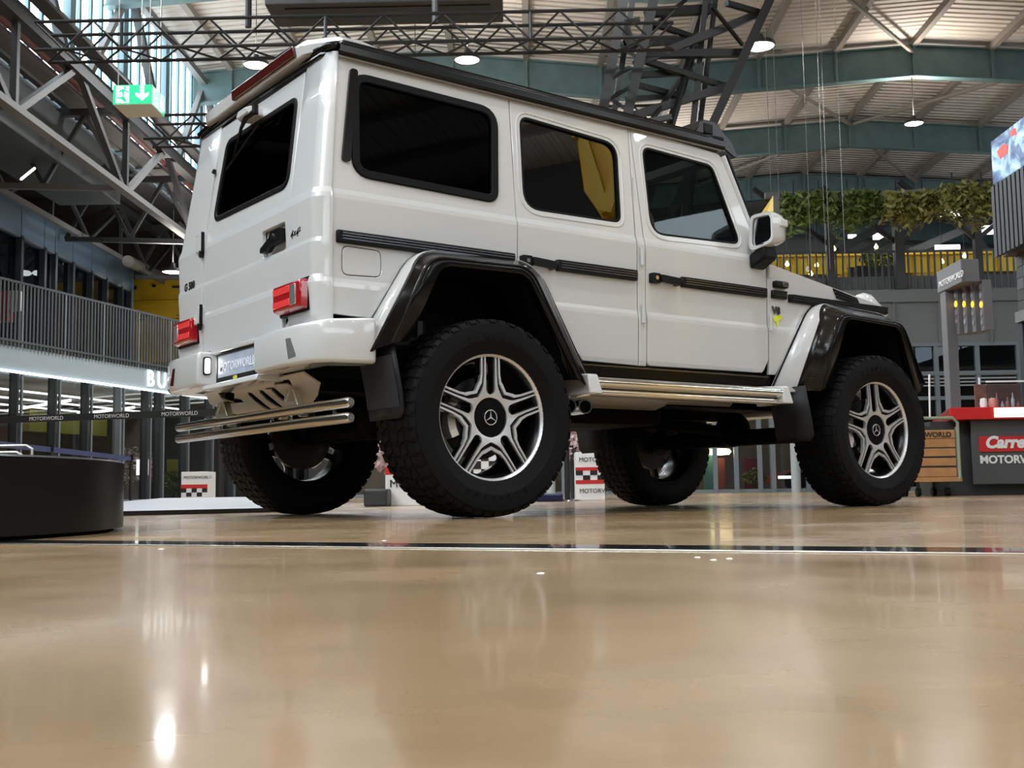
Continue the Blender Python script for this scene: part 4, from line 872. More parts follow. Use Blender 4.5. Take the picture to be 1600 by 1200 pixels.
# heater unit at the very top
s0 = hp(420, 10, 18)[0]; s1 = hp(785, 10, 18)[0]; z0 = hp(600, 16, 18)[2]
hv = hthing('ceiling_heater', 'long grey ceiling heater panel above the lighting truss', 'heater', (s0+s1)/2, 18, z0)
MB(HM).bb((s0, 17.7, z0), (s1, 18.6, z0+.35)).build('casing', 'aisle_steel', hv, 0, .02)
for k in range(2): MB(HM).bb((s0+.3, 17.85+k*.36, z0-.02), (s1-.2, 18.1+k*.36, z0+.02)).build('louvre', 'truss_black', hv, 0)
for s in (s0+.4, s1-.4): strut('hanger', H(s, 18.1, z0+.35), H(s, 18.1, 14.0), .05, 'truss_black', hv)

# ---------------- lattice crane mast
ms = hthing('crane_mast', 'dark steel lattice crane mast leaning behind the car roof', 'crane', 2.4, 18, 0)
def mline(x0, y0, x1, y1, w, da=17.5, db=17.5, m='mast_steel', nm='member', ext=0):
    a, b = Vector(hp(x0, y0, da)), Vector(hp(x1, y1, db))
    if ext: a = a+(a-b)*ext
    strut(nm, H(*a), H(*b), w, m, ms)
LEGS = [(940, 185, 978, -20, .15, 17.2), (958, 185, 992, -20, .09, 17.8), (978, 190, 1026, -20, .15, 17.2), (1046, 200, 1112, -20, .15, 18.4), (1082, 205, 1104, -20, .09, 18.0), (1092, 205, 1120, -20, .09, 18.8), (1106, 210, 1212, -20, .14, 18.0)]
for x0, y0, x1, y1, w, d in LEGS: mline(x0, y0, x1, y1, w, d, d, 'truss_black' if x0 < 970 or x0 > 1100 else 'mast_steel', 'leg', 2.2)
for x0, y0, x1, y1, w in ((1000, 85, 1160, 83, .12), (992, 100, 1185, 22, .12), (1010, 20, 1110, 15, .14), (985, 118, 1080, 112, .10), (972, 70, 1085, 62, .10), (992, 90, 1135, 136, .09), (985, 182, 1135, 136, .12), (985, 130, 1062, 150, .08), (980, 155, 1055, 150, .08), (1015, 35, 1082, 58, .08), (1050, 195, 1085, 60, .07), (1000, 60, 1070, 0, .07), (1112, 10, 1160, 70, .05), (1135, 5, 1195, 22, .08), (1010, 190, 1050, 183, .08), (1020, 185, 1065, 120, .06), (965, 20, 990, 75, .14), (950, 125, 985, 105, .05), (945, 160, 985, 135, .05), (955, 60, 995, 90, .05), (960, 40, 1000, 30, .06), (948, 150, 985, 175, .05)):
    mline(x0, y0, x1, y1, w, 17.5, 18.2 if x1 > 1050 else 17.4, 'aisle_steel' if (x0, y0) in ((992, 100), (985, 182), (965, 20)) else ('truss_black' if rnd.random() < .5 else 'mast_steel'), 'brace')

# ---------------- hanging wires and the small yellow sign
for i, (x, y0, y1) in enumerate(((1193, -20, 300), (1205, -20, 310), (1255, 90, 420), (1277, 70, 420), (1283, 75, 420), (1306, 60, 420))):
    d = 20+i*.6; a, b = hpv(x-12*0, y0, d), hpv(x+8, y1, d); b.x, b.y = a.x, a.y; a.z = 13.5
    tag(strut('steel_wire', a, b, .009, 'aisle_light', None, 'cyl'), 'thin vertical steel wire hanging over the bonnet, %s from the left' % ['first', 'second', 'third', 'fourth', 'fifth', 'sixth'][i], 'wire', 'hanging wires')
P = hpv(1196, 345, 20.3); hs = hthing('hanging_sign', 'small yellow hanging sign above the door mirror', 'sign', *hp(1196, 345, 20.3))
A, B, C_, D_ = hp(1190, 352, 20.6), hp(1208, 306, 20.3), hp(1208, 335, 20.3), hp(1218, 312, 20.3)
mb = MB(HM); mb.face([hp(1189, 355, 20.9), hp(1208, 336, 20.3), hp(1208, 306, 20.3), hp(1186, 338, 20.9)]); o = mb.build('sign_face', 'yellow_bright', hs, 0); o.modifiers.new('thickness', 'SOLIDIFY').thickness = .02
MB(HM).bb(hp(1209, 336, 20.3), Vector(hp(1217, 305, 20.3))+Vector((0, .1, 0))).build('sign_end', 'aisle_light', hs, 0)

# ---------------- left building: lower shop front on a slanted line, balcony, upper storey
LA = Vector((-11.3, 24.0, 0)); LB = Vector((-9.2, 31.5, 0)); lt = (LB-LA).normalized()
BM = HM @ frame(LA, lt, Vector((-lt.y, lt.x, 0)))      # u along the front, v into the shop, z up
U0, U1 = -3.0, 15.0; ZL, ZB, ZT = 2.86, 3.50, 4.82
sf = struct(MB(BM).bb((U0, .02, ZL), (U1, .5, ZB)).build('wall_shop_fascia', 'facade_grey', None, 0)); struct(MB(BM).bb((U0, .1, ZB-.12), (U1, 7, ZB)).build('floor_balcony', 'facade_grey', None, 0))
tag(MB(BM).bb((U0, -.03, ZL-.03), (U1, .01, ZL+.02)).build('led_strip', 'strip_led', None, 0), 'thin white light strip along the lower edge of the shop fascia', 'light strip')
sg = thing('shop_sign', 'white illuminated capital letters on the grey shop fascia', 'sign', BM @ Vector((5.2, 0, ZL)), math.atan2((BM @ Vector((1, 0, 0))-BM @ Vector((0, 0, 0))).y, (BM @ Vector((1, 0, 0))-BM @ Vector((0, 0, 0))).x))
ux = (BM.to_3x3() @ Vector((1, 0, 0)))
u = 5.28
for ch, adv in zip('BUGATTI', (.46, .48, .48, .46, .42, .42, .3)): text('letter', ch, .60, 'letter_lit', sg, frame(BM @ Vector((u, -.01, ZL+.10)), ux, Z) @ Matrix.Diagonal((.98, 1, 1, 1)), extrude=.012, bold=.004); u += adv
sf2 = struct(MB(BM).bb((U0, 6.9, 0), (U1, 7.0, 3.4)).build('wall_shop', 'shop_wall', None, 0)); struct(MB(BM).bb((U0, .3, ZL+.05), (U1, 7, ZL+.15)).build('ceiling_shop', 'shop_ceiling', None, 0))
wn = struct(MB(BM).bb((U0, .05, 0), (U1, .10, .06)).build('window_4', 'mullion_light', None, 0))
us = [-2.4, -1.3, -.4, .6, 1.85, 3.0, 4.25, 5.4, 5.97, 7.16, 8.4, 9.6, 10.8, 12, 13.2, 14.4]
for i, u in enumerate(us):
    strut('mullion', BM @ Vector((u, .12, 0)), BM @ Vector((u, .12, ZL)), .22, 'mullion' if i != 6 else 'mullion_light', wn, 'box', .06, side=tuple(ux)); strut('mullion_edge', BM @ Vector((u+.13, .03, 0)), BM @ Vector((u+.13, .03, ZL)), .05, 'mullion_light', wn, side=tuple(ux))
    if i: MB(BM).bb((us[i-1]+.1, .115, .05), (u-.1, .122, ZL)).build('pane', 'pane', wn, 0)
# shop ceiling lights
ORD = ['first', 'second', 'third', 'fourth', 'fifth', 'sixth', 'seventh', 'eighth', 'ninth', 'tenth']
for i in range(4):
    v = .9+i*1.5; tag(MB(BM).bb((U0+.5, v, ZL-.30), (9, v+.06, ZL-.26)).build('ceiling_light', 'strip_white', None, 0), 'long white ceiling light inside the left shop, %s row behind the glass' % ORD[i], 'light', 'shop ceiling lights')
for i, (u0, v0, u1, v1) in enumerate(((.2, 1.0, 2.6, 4.5), (3.6, 1.0, 5.6, 4.5), (6.2, 1.0, 8, 4.5))):
    tag(strut('ceiling_light', BM @ Vector((u0, v0, ZL-.36)), BM @ Vector((u1, v1, ZL-.36)), .06, 'strip_white'), 'slanting white ceiling light inside the left shop, %s from the left' % ORD[i], 'light', 'shop ceiling lights')
tag(MB(BM).bb((U0, 5.5, 1.25), (9, 5.56, 1.29)).build('red_light_line', 'strip_red', None, 0), 'thin red light line across the back of the left shop', 'light strip')
tag(MB(BM).bb((4.6, 3.0, 1.85), (7.8, 3.2, 2.42)).build('yellow_banner', mat('olive_yellow', (.32, .30, .05), .6), None, 0), 'olive yellow banner hanging inside the left shop', 'banner')
tag(MB(BM).bb((U0, 6.2, 0), (9, 6.6, 1.15)).build('back_counter', 'panel_dark', None, 0), 'dark counter along the back of the left shop', 'counter')
# shop goods: flowering trees, frames and glowing displays behind the glass
def bush(name, label, cat, c, r, n, m, leaf=.05, M=None, group=None, stem=None, squash=.7, trunk=True):
    t = thing(name, label, cat, M @ Vector((c[0], c[1], 0 if trunk else c[2]-r*squash)), 0, group); mb = MB(M)
    for k in range(n):
        a, b_ = rnd.uniform(0, 6.283), math.acos(rnd.uniform(-1, 1)); q = r*rnd.uniform(.45, 1)**.5
        p = Vector((c[0]+q*math.sin(b_)*math.cos(a), c[1]+q*math.sin(b_)*math.sin(a), c[2]+q*squash*math.cos(b_)))
        x = Vector((rnd.uniform(-1, 1), rnd.uniform(-1, 1), rnd.uniform(-1, 1))).normalized()*leaf; y = x.cross(Vector((rnd.uniform(-1, 1), rnd.uniform(-1, 1), rnd.uniform(-1, 1)))).normalized()*leaf*.6
        mb.face([p-x, p-y, p+x, p+y])
    mb.build('foliage', m, t, 0, kind='stuff')
    if trunk: MB(M).tube((c[0], c[1], 0), (c[0], c[1], c[2]), .03, 6).build('trunk', stem or 'panel_dark', t)
    return t
bush('blossom_tree', 'pale pink flowering tree inside the left shop', 'tree', (7.5, 2.0, 1.0), .75, 700, 'blossom', .05, BM)
bush('potted_plant', 'green leafy plant low behind the left shop glass', 'plant', (8.4, 1.2, .5), .5, 400, 'leaf', .06, BM); bush('potted_plant', 'dark green leafy plant beside the black turntable', 'plant', (5.2, 1.0, .45), .45, 350, 'leaf', .06, BM)
for i, (x, y, d, ww, hh, m, lb) in enumerate(((222, 730, 31, .32, .42, 'strip_white', 'small bright window display behind the stanchion'), (243, 738, 32, .25, .5, 'red_print', 'red display card behind the left shop glass'), (275, 727, 33.5, .55, .35, 'olive_yellow', 'yellow flowered picture behind the left shop glass'), (308, 748, 34, .22, .2, 'bulb', 'small glowing lamp beside the checkered sign'))):
    s, d, z = hp(x, y, d); tag(MB(HM).bb((s-ww/2, d, z-hh/2), (s+ww/2, d+.08, z+hh/2)).build('window_display', m, None, 0, .01), lb, 'display', 'shop displays')
# railing of the balcony
rl = thing('balcony_railing', 'grey railing of upright bars along the left balcony', 'railing', BM @ Vector((0, 0, ZB)), 0)
nb = 96
for k in range(nb):
    u = -1.6+k*.118; strut('bar', BM @ Vector((u, -.02, ZB-.1)), BM @ Vector((u, -.02, ZT)), .028, 'rail' if k % 12 != 7 else 'mullion_light', rl, 'box', .05, side=tuple(ux))
strut('handrail', BM @ Vector((U0, -.02, ZT)), BM @ Vector((U1, -.02, ZT)), .05, 'rail', rl); strut('bottom_rail', BM @ Vector((U0, -.02, ZB+.02)), BM @ Vector((U1, -.02, ZB+.02)), .05, 'rail', rl)
# upper storey, parallel to the hall
UF = -13.0; zb2 = 6.82
uw = struct(MB(HM).bb((UF-.15, 20, ZB), (UF-.10, 36.6, ZB+.1)).build('window_5', 'mullion', None, 0))
seams = [20, 24.0, 28.6, 30.0, 30.7, 31.9, 33.3, 34.5, 35.8, 36.6]
for a, b_ in zip(seams, seams[1:]):
    pn = MB(HM).bb((UF-.1, a+.02, zb2), (UF, b_-.02, 7.62)).build('panel', 'facade_blue', uw, 0, .01)
    MB(HM).bb((UF-.10, a+.1, ZB), (UF-.09, b_-.1, zb2)).build('pane', 'pane_dark', uw, 0)
for d in seams: strut('mullion', H(UF-.05, d, ZB), H(UF-.05, d, zb2), .20, 'mullion', uw, 'box', .14, side=tuple(DD))
MB(HM).bb((UF-.15, 20, zb2-.05), (UF+.02, 36.6, zb2)).build('ledge', 'mullion_light', uw, 0); strut('corner_post', H(UF-.03, 36.65, ZB), H(UF-.03, 36.65, 7.65), .18, 'facade_blue', uw)
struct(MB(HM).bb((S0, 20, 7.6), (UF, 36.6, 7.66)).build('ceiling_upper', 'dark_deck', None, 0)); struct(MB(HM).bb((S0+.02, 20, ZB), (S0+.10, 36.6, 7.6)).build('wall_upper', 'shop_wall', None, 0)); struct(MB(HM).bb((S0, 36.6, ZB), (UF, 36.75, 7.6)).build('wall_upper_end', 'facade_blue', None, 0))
for i, (x, y, d) in enumerate(((38, 427, 30), (61, 427, 31.5))):
    s, d, z = hp(x, y, d); mb = MB(HM); mb.lathe([(.001, .08), (.14, .06), (.20, 0), (.14, -.05), (.001, -.06)], lambda r, a, q: (s+r*math.cos(a), d+r*math.sin(a), z+q), 16)
    tag(mb.build('round_lamp', 'lamp_disc'), 'glowing round lamp inside the upper left windows, %s' % ('left one' if i == 0 else 'right one'), 'lamp', 'upper window lamps')
a, b_ = hpv(33, 280, 21), hpv(54, 263, 21.6); tag(strut('tube_light', a, b_, .05, 'strip_white', None, 'cyl'), 'short slanting tube light in the dark aisle roof', 'light')
a, b_ = hpv(200, 408, 34), hpv(248, 430, 40); tag(strut('light_duct', a, b_, .35, 'chain', None, 'big'), 'pale round duct above the yellow crane cab', 'duct')
cp = hthing('fire_cabinet', 'red and white box on the balcony wall at the left edge', 'box', *hp(8, 478, 25.5)); s, d, z = hp(8, 478, 25.5)
MB(HM).bb((s-.25, d, z-.35), (s+.1, d+.2, z+.35)).build('body', 'red_print', cp, 0); MB(HM).bb((s+.1, d, z-.1), (s+.3, d+.2, z+.35)).build('label_plate', 'white_print', cp, 0)

# ---------------- yellow crane cab at the end of the balcony
s0, d0, z0 = hp(200, 512, 38); s1 = hp(310, 512, 38)[0]; zt = hp(200, 436, 38)[2]
yc = hthing('crane_cab', 'yellow weathered crane cab behind the balcony railing, left of the tailgate', 'crane', (s0+s1)/2, 39, z0)
MB(HM).bb((s0, 38, z0-1.2), (s1+1.5, 41, zt)).build('body', 'yellow', yc, 0, .03)
for z in (z0+.18*(zt-z0), z0+.5*(zt-z0), z0+.56*(zt-z0)): MB(HM).bb((s0, 37.93, z), (s1+1.5, 38.0, z+.06)).build('rib', 'yellow', yc, 0)
for x, y, ww, hh in ((208, 446, 4, 6), (237, 444, 5, 4), (268, 446, 14, 3), (217, 492, 6, 8), (226, 490, 8, 5), (275, 492, 4, 5)): a = hp(x, y, 37.9); b_ = hp(x+ww, y+hh, 37.9); MB(HM).bb((a[0], 37.96, b_[2]), (b_[0], 38.0, a[2])).build('mark', 'black_print', yc, 0)
# yellow loading crane beside the car, outside the picture: its reflection shows in the rear door window
ym = hthing('loading_crane', 'yellow loading crane outside the picture, mirrored in the rear door window', 'crane', 9.2, 5.4, 0)
MB(HM).prism([(4.42, 6.7), (4.36, 5.3), (4.55, 4.82), (4.98, 4.80), (4.98, 6.7)], lambda d, z: (8.55, d, z), lambda d, z: (9.9, d, z)).build('cab', mat('yellow_cab', (.85, .48, .015), .45, noise=.15, nscale=2), ym, 0, .03)
MB(HM).bb((8.45, 4.36, 6.1), (8.56, 4.98, 6.25)).build('rail', 'yellow_bright', ym, 0); strut('brace', H(8.42, 4.62, 4.85), H(8.42, 4.95, 5.5), .16, 'yellow_bright', ym); strut('brace', H(8.42, 4.50, 6.2), H(8.42, 4.62, 4.85), .12, 'yellow_bright', ym)
for d in (4.6, 5.05):
    for s in (8.7, 9.7): strut('leg', H(s, d, 0), H(s, d, 4.8), .22, 'yellow', ym)
strut('jib', H(9.2, 5.4, 6.7), H(12.0, 1.0, 11.5), .4, 'yellow', ym)

# ---------------- back shop front and gallery on the right
DB = 32.0; GZ0, GZ1 = hp(1400, 452, DB)[2], hp(1400, 392, DB)[2]; WZ = hp(1400, 538, DB)[2]
bw = struct(MB(HM).bb((-6.0, DB+.02, WZ), (22, DB+.4, GZ0)).build('wall_gallery', 'fascia', None, 0)); struct(MB(HM).bb((-6, DB+.2, GZ0-.15), (22, DB+14, GZ0)).build('floor_gallery', 'fascia', None, 0))
for x in (1222, 1290, 1352, 1397, 1468, 1548): s = hp(x, 500, DB)[0]; strut('seam', H(s, DB, WZ), H(s, DB, GZ0-.35), .10, 'wall_grey', bw, 'box', .05, side=tuple(SD))
strut('cornice', H(-6, DB, GZ0-.2), H(22, DB, GZ0-.2), .12, 'fascia', bw, 'box', .35)
gr = hthing('gallery_railing', 'grey railing of upright bars along the right gallery', 'railing', 9, DB, GZ0)
s0 = hp(1195, 420, DB)[0]; k = 0; s = s0
while s < hp(1600, 420, DB)[0]:
    strut('bar', H(s, DB+.1, GZ0), H(s, DB+.1, GZ1), .035, 'rail', gr, 'box', .05, side=tuple(SD)); s += .185; k += 1
strut('handrail', H(s0-3, DB+.1, GZ1), H(18, DB+.1, GZ1), .06, 'rail', gr)
MB(HM).bb((s0-3, DB+.25, GZ0), (18, DB+.28, GZ0+.42)).build('kick_panel', 'fascia', gr, 0)
bs = struct(MB(HM).bb((-6, DB+.06, 0), (22, DB+.12, .10)).build('window_6', 'mullion_light', None, 0))
xs = [640, 880, 935, 1000, 1062, 1117, 1150, 1187, 1207, 1262, 1310, 1352, 1400, 1470, 1535, 1600]
ss = [hp(x, 700, DB)[0] for x in xs]
for i, s in enumerate(ss):
    strut('mullion', H(s, DB+.05, 0), H(s, DB+.05, WZ), .10 if i not in (8, 12) else .26, 'mullion_light', bs, 'box', .12, side=tuple(SD))
    if i: MB(HM).bb((ss[i-1]+.05, DB+.09, .1), (s-.05, DB+.10, WZ)).build('pane', 'pane_dark' if i > 10 else 'pane', bs, 0)
for z in (WZ-.02, 2.55, 3.25): strut('transom', H(-6, DB+.04, z), H(22, DB+.04, z), .10, 'mullion_light', bs)
struct(MB(HM).bb((-6, DB+6, 0), (22, DB+6.2, GZ0)).build('wall_back_shop', 'shop_wall', None, 0)); struct(MB(HM).bb((-6, DB+.4, 3.5), (22, DB+6, 3.6)).build('ceiling_back_shop', 'shop_ceiling', None, 0))
for i, x in enumerate((1242, 860)):
    s = hp(x, 700, DB-.5)[0]; tag(MB(HM).tube((s, DB-.5, 0), (s, DB-.5, WZ), .13 if i == 0 else .12, 20).build('round_column', mat('column_grey', (.33, .37, .38), .45)), ['pale round column between the front wheels', 'pale round column behind the rear wheel'][i], 'column', 'shop front columns')
for i in range(4): tag(MB(HM).bb((-5, DB+1.2+i*1.2, 3.3), (21, DB+1.26+i*1.2, 3.34)).build('ceiling_light', 'strip_white', None, 0), 'long ceiling light in the shop behind the car, %s row' % ORD[i], 'light', 'back shop ceiling lights')
# goods in the back shop, seen below the car
def board(x0, y0, x1, y1, d, m, name, label, cat, th=.06, group=None):
    a, b_ = hp(x0, y1, d), hp(x1, y0, d); return tag(MB(HM).bb((a[0], d, max(a[2], 0)), (b_[0], d+th, b_[2])).build(name, m, None, 0, .01), label, cat, group)
board(1100, 690, 1116, 768, DB+1, 'tealcloth', 'hanging_cloth', 'teal cloth panel in the shop behind the front wheel', 'cloth'); board(1112, 716, 1133, 768, DB+1.2, 'maroon', 'display_cabinet', 'dark red display cabinet under the glowing lamp', 'cabinet')
board(1163, 715, 1186, 768, DB+1.4, 'maroon', 'display_shelf', 'dark red shelf between two window bars', 'shelf')
s, d, z = hp(1124, 706, DB+.8); dl = hthing('drum_lamp', 'wide glowing amber drum lamp in the shop behind the car', 'lamp', s, d, z); mb = MB(HM); mb.lathe([(.001, .10), (.28, .08), (.34, 0), (.28, -.08), (.001, -.10)], lambda r, a, q: (s+r*math.cos(a), d+r*math.sin(a), z+q), 20); mb.build('shade', 'bulb', dl); MB(HM).tube((s, d, z+.1), (s, d, 3.4), .01, 6).build('cable', 'lamp_body', dl)
sh = hthing('shield_sign', 'pale red shield sign hanging in the shop window', 'sign', *hp(1149, 680, DB+.3)); a = hp(1149, 680, DB+.3)
poly = [(0, -.24), (.13, -.14), (.18, 0), (.18, .20), (-.18, .20), (-.18, 0), (-.13, -.14)]
MB(HM).prism(poly, lambda u, v: (a[0]+u, a[1], a[2]+v), lambda u, v: (a[0]+u, a[1]+.03, a[2]+v)).build('plate', mat('salmon', (.55, .22, .2), .5), sh, 0)
text('shield_text', 'ROUTE', .10, 'black_print', sh, frame(H(a[0]-.17, a[1]-.012, a[2]), SD, Z), extrude=.004)
bush('potted_plant', 'leafy plant beside the maroon shelf in the back shop', 'plant', (hp(1180, 745, DB+.8)[0], DB+.8, .45), .35, 250, 'leaf', .05, HM)
# red low sports car glimpsed behind the column
rc = hthing('red_car', 'red car nose glimpsed between the shop window and the front wheel', 'car', hp(1228, 745, DB+1)[0], DB+1.5, 0); s = hp(1216, 745, DB+1)[0]
mb = MB(HM); V = mb.grid([[(s+q*.6+(.0), DB+1+o*.9, z) for q, z in ((0, .25), (.05, .50), (.9, .62), (1.6, .70), (2.1, .95), (3.4, 1.0), (4.2, .70), (4.4, .3))] for o in (0, .1, 1, 1.9, 2)]); mb.build('body', 'counter_red', rc, 30); MB(HM).bb((s+.0, DB+.9, .38), (s+.35, DB+1.02, .46)).build('headlamp', 'strip_white', rc, 0)
for o in (.5, 2.1): MB(HM).tube((s+o, DB+.95, .3), (s+o, DB+1.15, .3), .3, 20).build('wheel', 'rubber', rc)

# ---------------- gallery life: plants, yellow crane beam, panels, bulbs
def trough(x0, x1, y0, y1, d, n, label, m):
    a, b_ = hp(x0, y0, d), hp(x1, y1, d); t = hthing('hanging_planter', label, 'plant', (a[0]+b_[0])/2, d, b_[2], 'hanging planters'); zt_ = a[2]
    MB(HM).bb((a[0], d-.2, zt_-.02), (b_[0], d+.2, zt_+.16)).build('trough', 'panel_dark', t, 0)
    for s in (a[0]+.3, b_[0]-.3): strut('hanger', H(s, d, zt_+.16), H(s, d, zt_+.6), .03, 'truss_black', t)
    mb = MB(HM)
    for k in range(n):
        s = rnd.uniform(a[0]-.02, b_[0]+.02); dd = d+rnd.uniform(-.45, .45); L = (zt_-b_[2])*rnd.uniform(.25, 1.15)*(.6+.4*math.sin(s*2.1)**2); z = zt_+rnd.uniform(-.05, .25)
        for j in range(5):
            p = Vector((s+rnd.uniform(-.09, .09), dd+rnd.uniform(-.1, .1), z-L*j/5*rnd.uniform(.8, 1.2))); x = Vector((rnd.uniform(-1, 1), rnd.uniform(-1, 1), rnd.uniform(-1, .3))).normalized()*.11; y = x.cross(Vector((rnd.uniform(-1, 1), rnd.uniform(-1, 1), rnd.uniform(-1, 1)))).normalized()*.045
            mb.face([p-x, p-y, p+x, p+y])
    mb.build('foliage', m, t, 0, kind='stuff')
trough(1222, 1300, 318, 372, 29, 330, 'long trough of hanging green plants nearest the door mirror', 'leaf'); trough(1306, 1372, 316, 372, 29.5, 300, 'long trough of hanging green plants in the middle', 'leaf'); trough(1382, 1462, 318, 364, 29, 300, 'trough of hanging yellowish plants right of the column', 'leaf_dry'); trough(1470, 1556, 306, 362, 28.5, 380, 'trough of hanging plants beside the dark slatted screen building', 'leaf_dry')
a, b_ = hp(1190, 430, 37), hp(1572, 396, 37); yb = hthing('crane_beam', 'yellow ribbed crane beam behind the gallery railing', 'crane', (a[0]+b_[0])/2, 37, a[2])
MB(HM).bb((a[0]-4, 37, a[2]), (b_[0]+2, 37.6, b_[2])).build('web', 'yellow_bright', yb, 0); MB(HM).bb((a[0]-4, 36.8, b_[2]-.02), (b_[0]+2, 37.8, b_[2]+.06)).build('flange', 'yellow', yb, 0)
s = a[0]
while s < b_[0]: strut('rib', H(s, 36.95, a[2]), H(s, 36.95, b_[2]), .06, 'yellow', yb); s += .55
MB(HM).bb((a[0]-4, 37.1, GZ0), (b_[0]+2, 37.4, a[2]-.05)).build('dark_board', 'panel_dark', yb, 0)  # plain dark board below the beam
# gallery columns, braces
for i, (x, y0, d) in enumerate(((1411, 300, 31.5), (1303, 330, 31.5), (1537, 310, 31))):
    s, _, z = hp(x, y0, d); c = hthing('gallery_column', 'grey steel column with diagonal struts, %s gallery column' % ['middle', 'left', 'right'][i], 'column', s, d, GZ0 if i else 0, 'gallery columns')
    strut('shaft', H(s, d+.6, GZ0), H(s, d+.6, z+.1), .26 if i == 0 else .2, 'aisle_steel', c)
    for q in (-1, 1): strut('strut', H(s, d+.6, GZ1+.2), H(s+q*2.1, d+.6, GZ1+1.9), .12, 'truss_black' if q < 0 else 'aisle_steel', c)
def sheet(x0, y0, x1, y1, x2, y2, d, m, name, label, cat):
    mb = MB(HM); A_ = hp(x0, y0, d); mb.prism([(hp(x, y, d)[0], hp(x, y, d)[2]) for x, y in ((x0, y0), (x1, y1), (x2, y2), (x0, y2))], lambda u, v: (u, d, v), lambda u, v: (u, d+.5, v)); return tag(mb.build(name, m, None, 0), label, cat)
yp = hthing('yellow_booth', 'bright yellow slatted booth behind the bonnet', 'booth', *hp(1310, 455, 34)); 
pts = [(1285, 452), (1325, 452), (1325, 421), (1290, 446)]
MB(HM).prism([(hp(x, y, 34)[0], hp(x, y, 34)[2]) for x, y in pts], lambda u, v: (u, 34, v), lambda u, v: (u, 34.8, v)).build('slatted_side', 'yellow_bright', yp, 0)
for k in range(4):
    a, b_ = hp(1292+k*4, 447-k*6+4, 33.98), hp(1325, 432-k*6+12, 33.98); strut('slat_line', H(*a), H(*b_), .02, 'yellow', yp)
strut('post', hpv(1329, 456, 34), hpv(1329, 418, 34), .16, 'mullion', yp)
for i, (x0, x1, yt, yb_) in enumerate(((1345, 1392, 432, 448), (1428, 1480, 426, 450))): board(x0, yt, x1, yb_, 34.5, 'yellow', 'yellow_hood', 'yellow machine hood behind the railing, %s one' % ('left' if i == 0 else 'right'), 'machine', .8, 'yellow machine hoods')
bush('gallery_plant', 'leafy pot plant on the gallery behind the railing', 'plant', (hp(1368, 408, 34)[0], 33.6, hp(1368, 408, 34)[2]), .55, 300, 'leaf', .09, HM, squash=.45, trunk=False)
board(1338, 414, 1400, 432, 34.2, 'panel_dark', 'dark_awning', 'dark awning below the gallery plant', 'awning', 1.0)
for i, (x, y) in enumerate(((1230, 413), (1262, 421), (1276, 414), (1303, 389), (1369, 386), (1472, 409), (1507, 400), (1563, 434), (1267, 428))):
    s, d, z = hp(x, y, 33); t = hthing('pendant_bulb', 'small glowing bulb over the gallery, %s from the left' % ['first', 'second', 'third', 'fifth', 'sixth', 'seventh', 'eighth', 'ninth', 'fourth'][i], 'lamp', s, d, z, 'gallery bulbs')
    mb = MB(HM); mb.lathe([(.001, .11), (.03, .06), (.06, 0), (.045, -.045), (.001, -.06)], lambda r, a_, q: (s+r*math.cos(a_), d+r*math.sin(a_), z+q), 12); mb.build('globe', 'bulb' if i != 1 else 'white_print', t); MB(HM).tube((s, d, z+.1), (s, d, 9), .008, 5).build('cable', 'truss_black', t)
# lower hall beyond the gallery with its own roof lights
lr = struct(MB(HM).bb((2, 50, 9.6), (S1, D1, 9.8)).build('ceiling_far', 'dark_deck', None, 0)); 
for i, (x0, y0, x1, y1, d) in enumerate(((1470, 328, 1502, 340, 46), (1365, 364, 1384, 374, 46), (1462, 382, 1500, 392, 44), (1520, 352, 1552, 366, 48), (1326, 366, 1338, 372, 46), (783, 114, 848, 137, 47))):
    a, b_ = hp(x0, y1, d), hp(x1, y0, d)
    tag(MB(HM).bb((a[0], d, a[2]), (b_[0], d+.1, b_[2])).build('roof_light', 'roof_light', None, 0), ['bright flat lamp above the hanging plants, right of the column', 'small bright roof window seen below the plants', 'bright lamp just above the yellow crane beam', 'bright roof window beside the dark slatted screen building', 'tiny bright roof window left of the column', 'bright rectangular roof window above the rear door'][i], 'roof light', 'far roof lights')
for i, (x0, y0, x1, y1) in enumerate(((1310, 392, 1400, 340), (1340, 400, 1440, 345), (1420, 395, 1540, 345), (1500, 345, 1545, 400))): tag(strut('far_rafter', hpv(x0, y0, 45), hpv(x1, y1, 45), .30, 'truss_black' if i != 2 else 'aisle_light'), 'slanting rafter of the farther hall below the plants, %s from the left' % ORD[i], 'beam', 'far rafters')

# ---------------- dark kiosk building with LED screen on the right
KS = 6.2
kb = hthing('screen_building', 'dark kiosk building with picture screen, slats and checkered panel at the right edge', 'kiosk', KS+1, 12.5, 0)
dK = 15.0; zA, zB_, zC, zD = hp(1552, 222, dK)[2], hp(1552, 292, dK)[2], hp(1552, 402, dK)[2], hp(1572, 490, dK)[2]
MB(HM).bb((KS+.06, 9, zC), (KS+3, dK, zA+.0)).build('core', 'panel_dark', kb, 0)
MB(HM).bb((KS-.02, 9, zB_+.03), (KS+.05, dK, zA)).build('screen', 'led_picture', kb, 0)
mb = MB(HM); q = lambda u, v: (KS-.03, u, v)
mb.prism([(14.50, zB_+.30), (14.72, zB_+.30), (14.80, zB_+.42), (14.60, zB_+.46), (14.46, zB_+.40)], q, lambda u, v: (KS-.015, u, v)); mb.prism([(14.2, zB_+.46), (14.35, zB_+.48), (14.38, zB_+.56), (14.22, zB_+.55)], q, lambda u, v: (KS-.015, u, v)); mb.build('screen_motif', mat('screen_red', (.5, .05, .05), .5, emit=(.8, .08, .05), es=.8), kb, 0)
d = dK-.03
while d > 12.5: strut('slat', H(KS-.02, d, zC), H(KS-.02, d, zB_), .05, 'black_print', kb, 'box', .09, side=tuple(DD)); d -= .13
KX = KS+.22
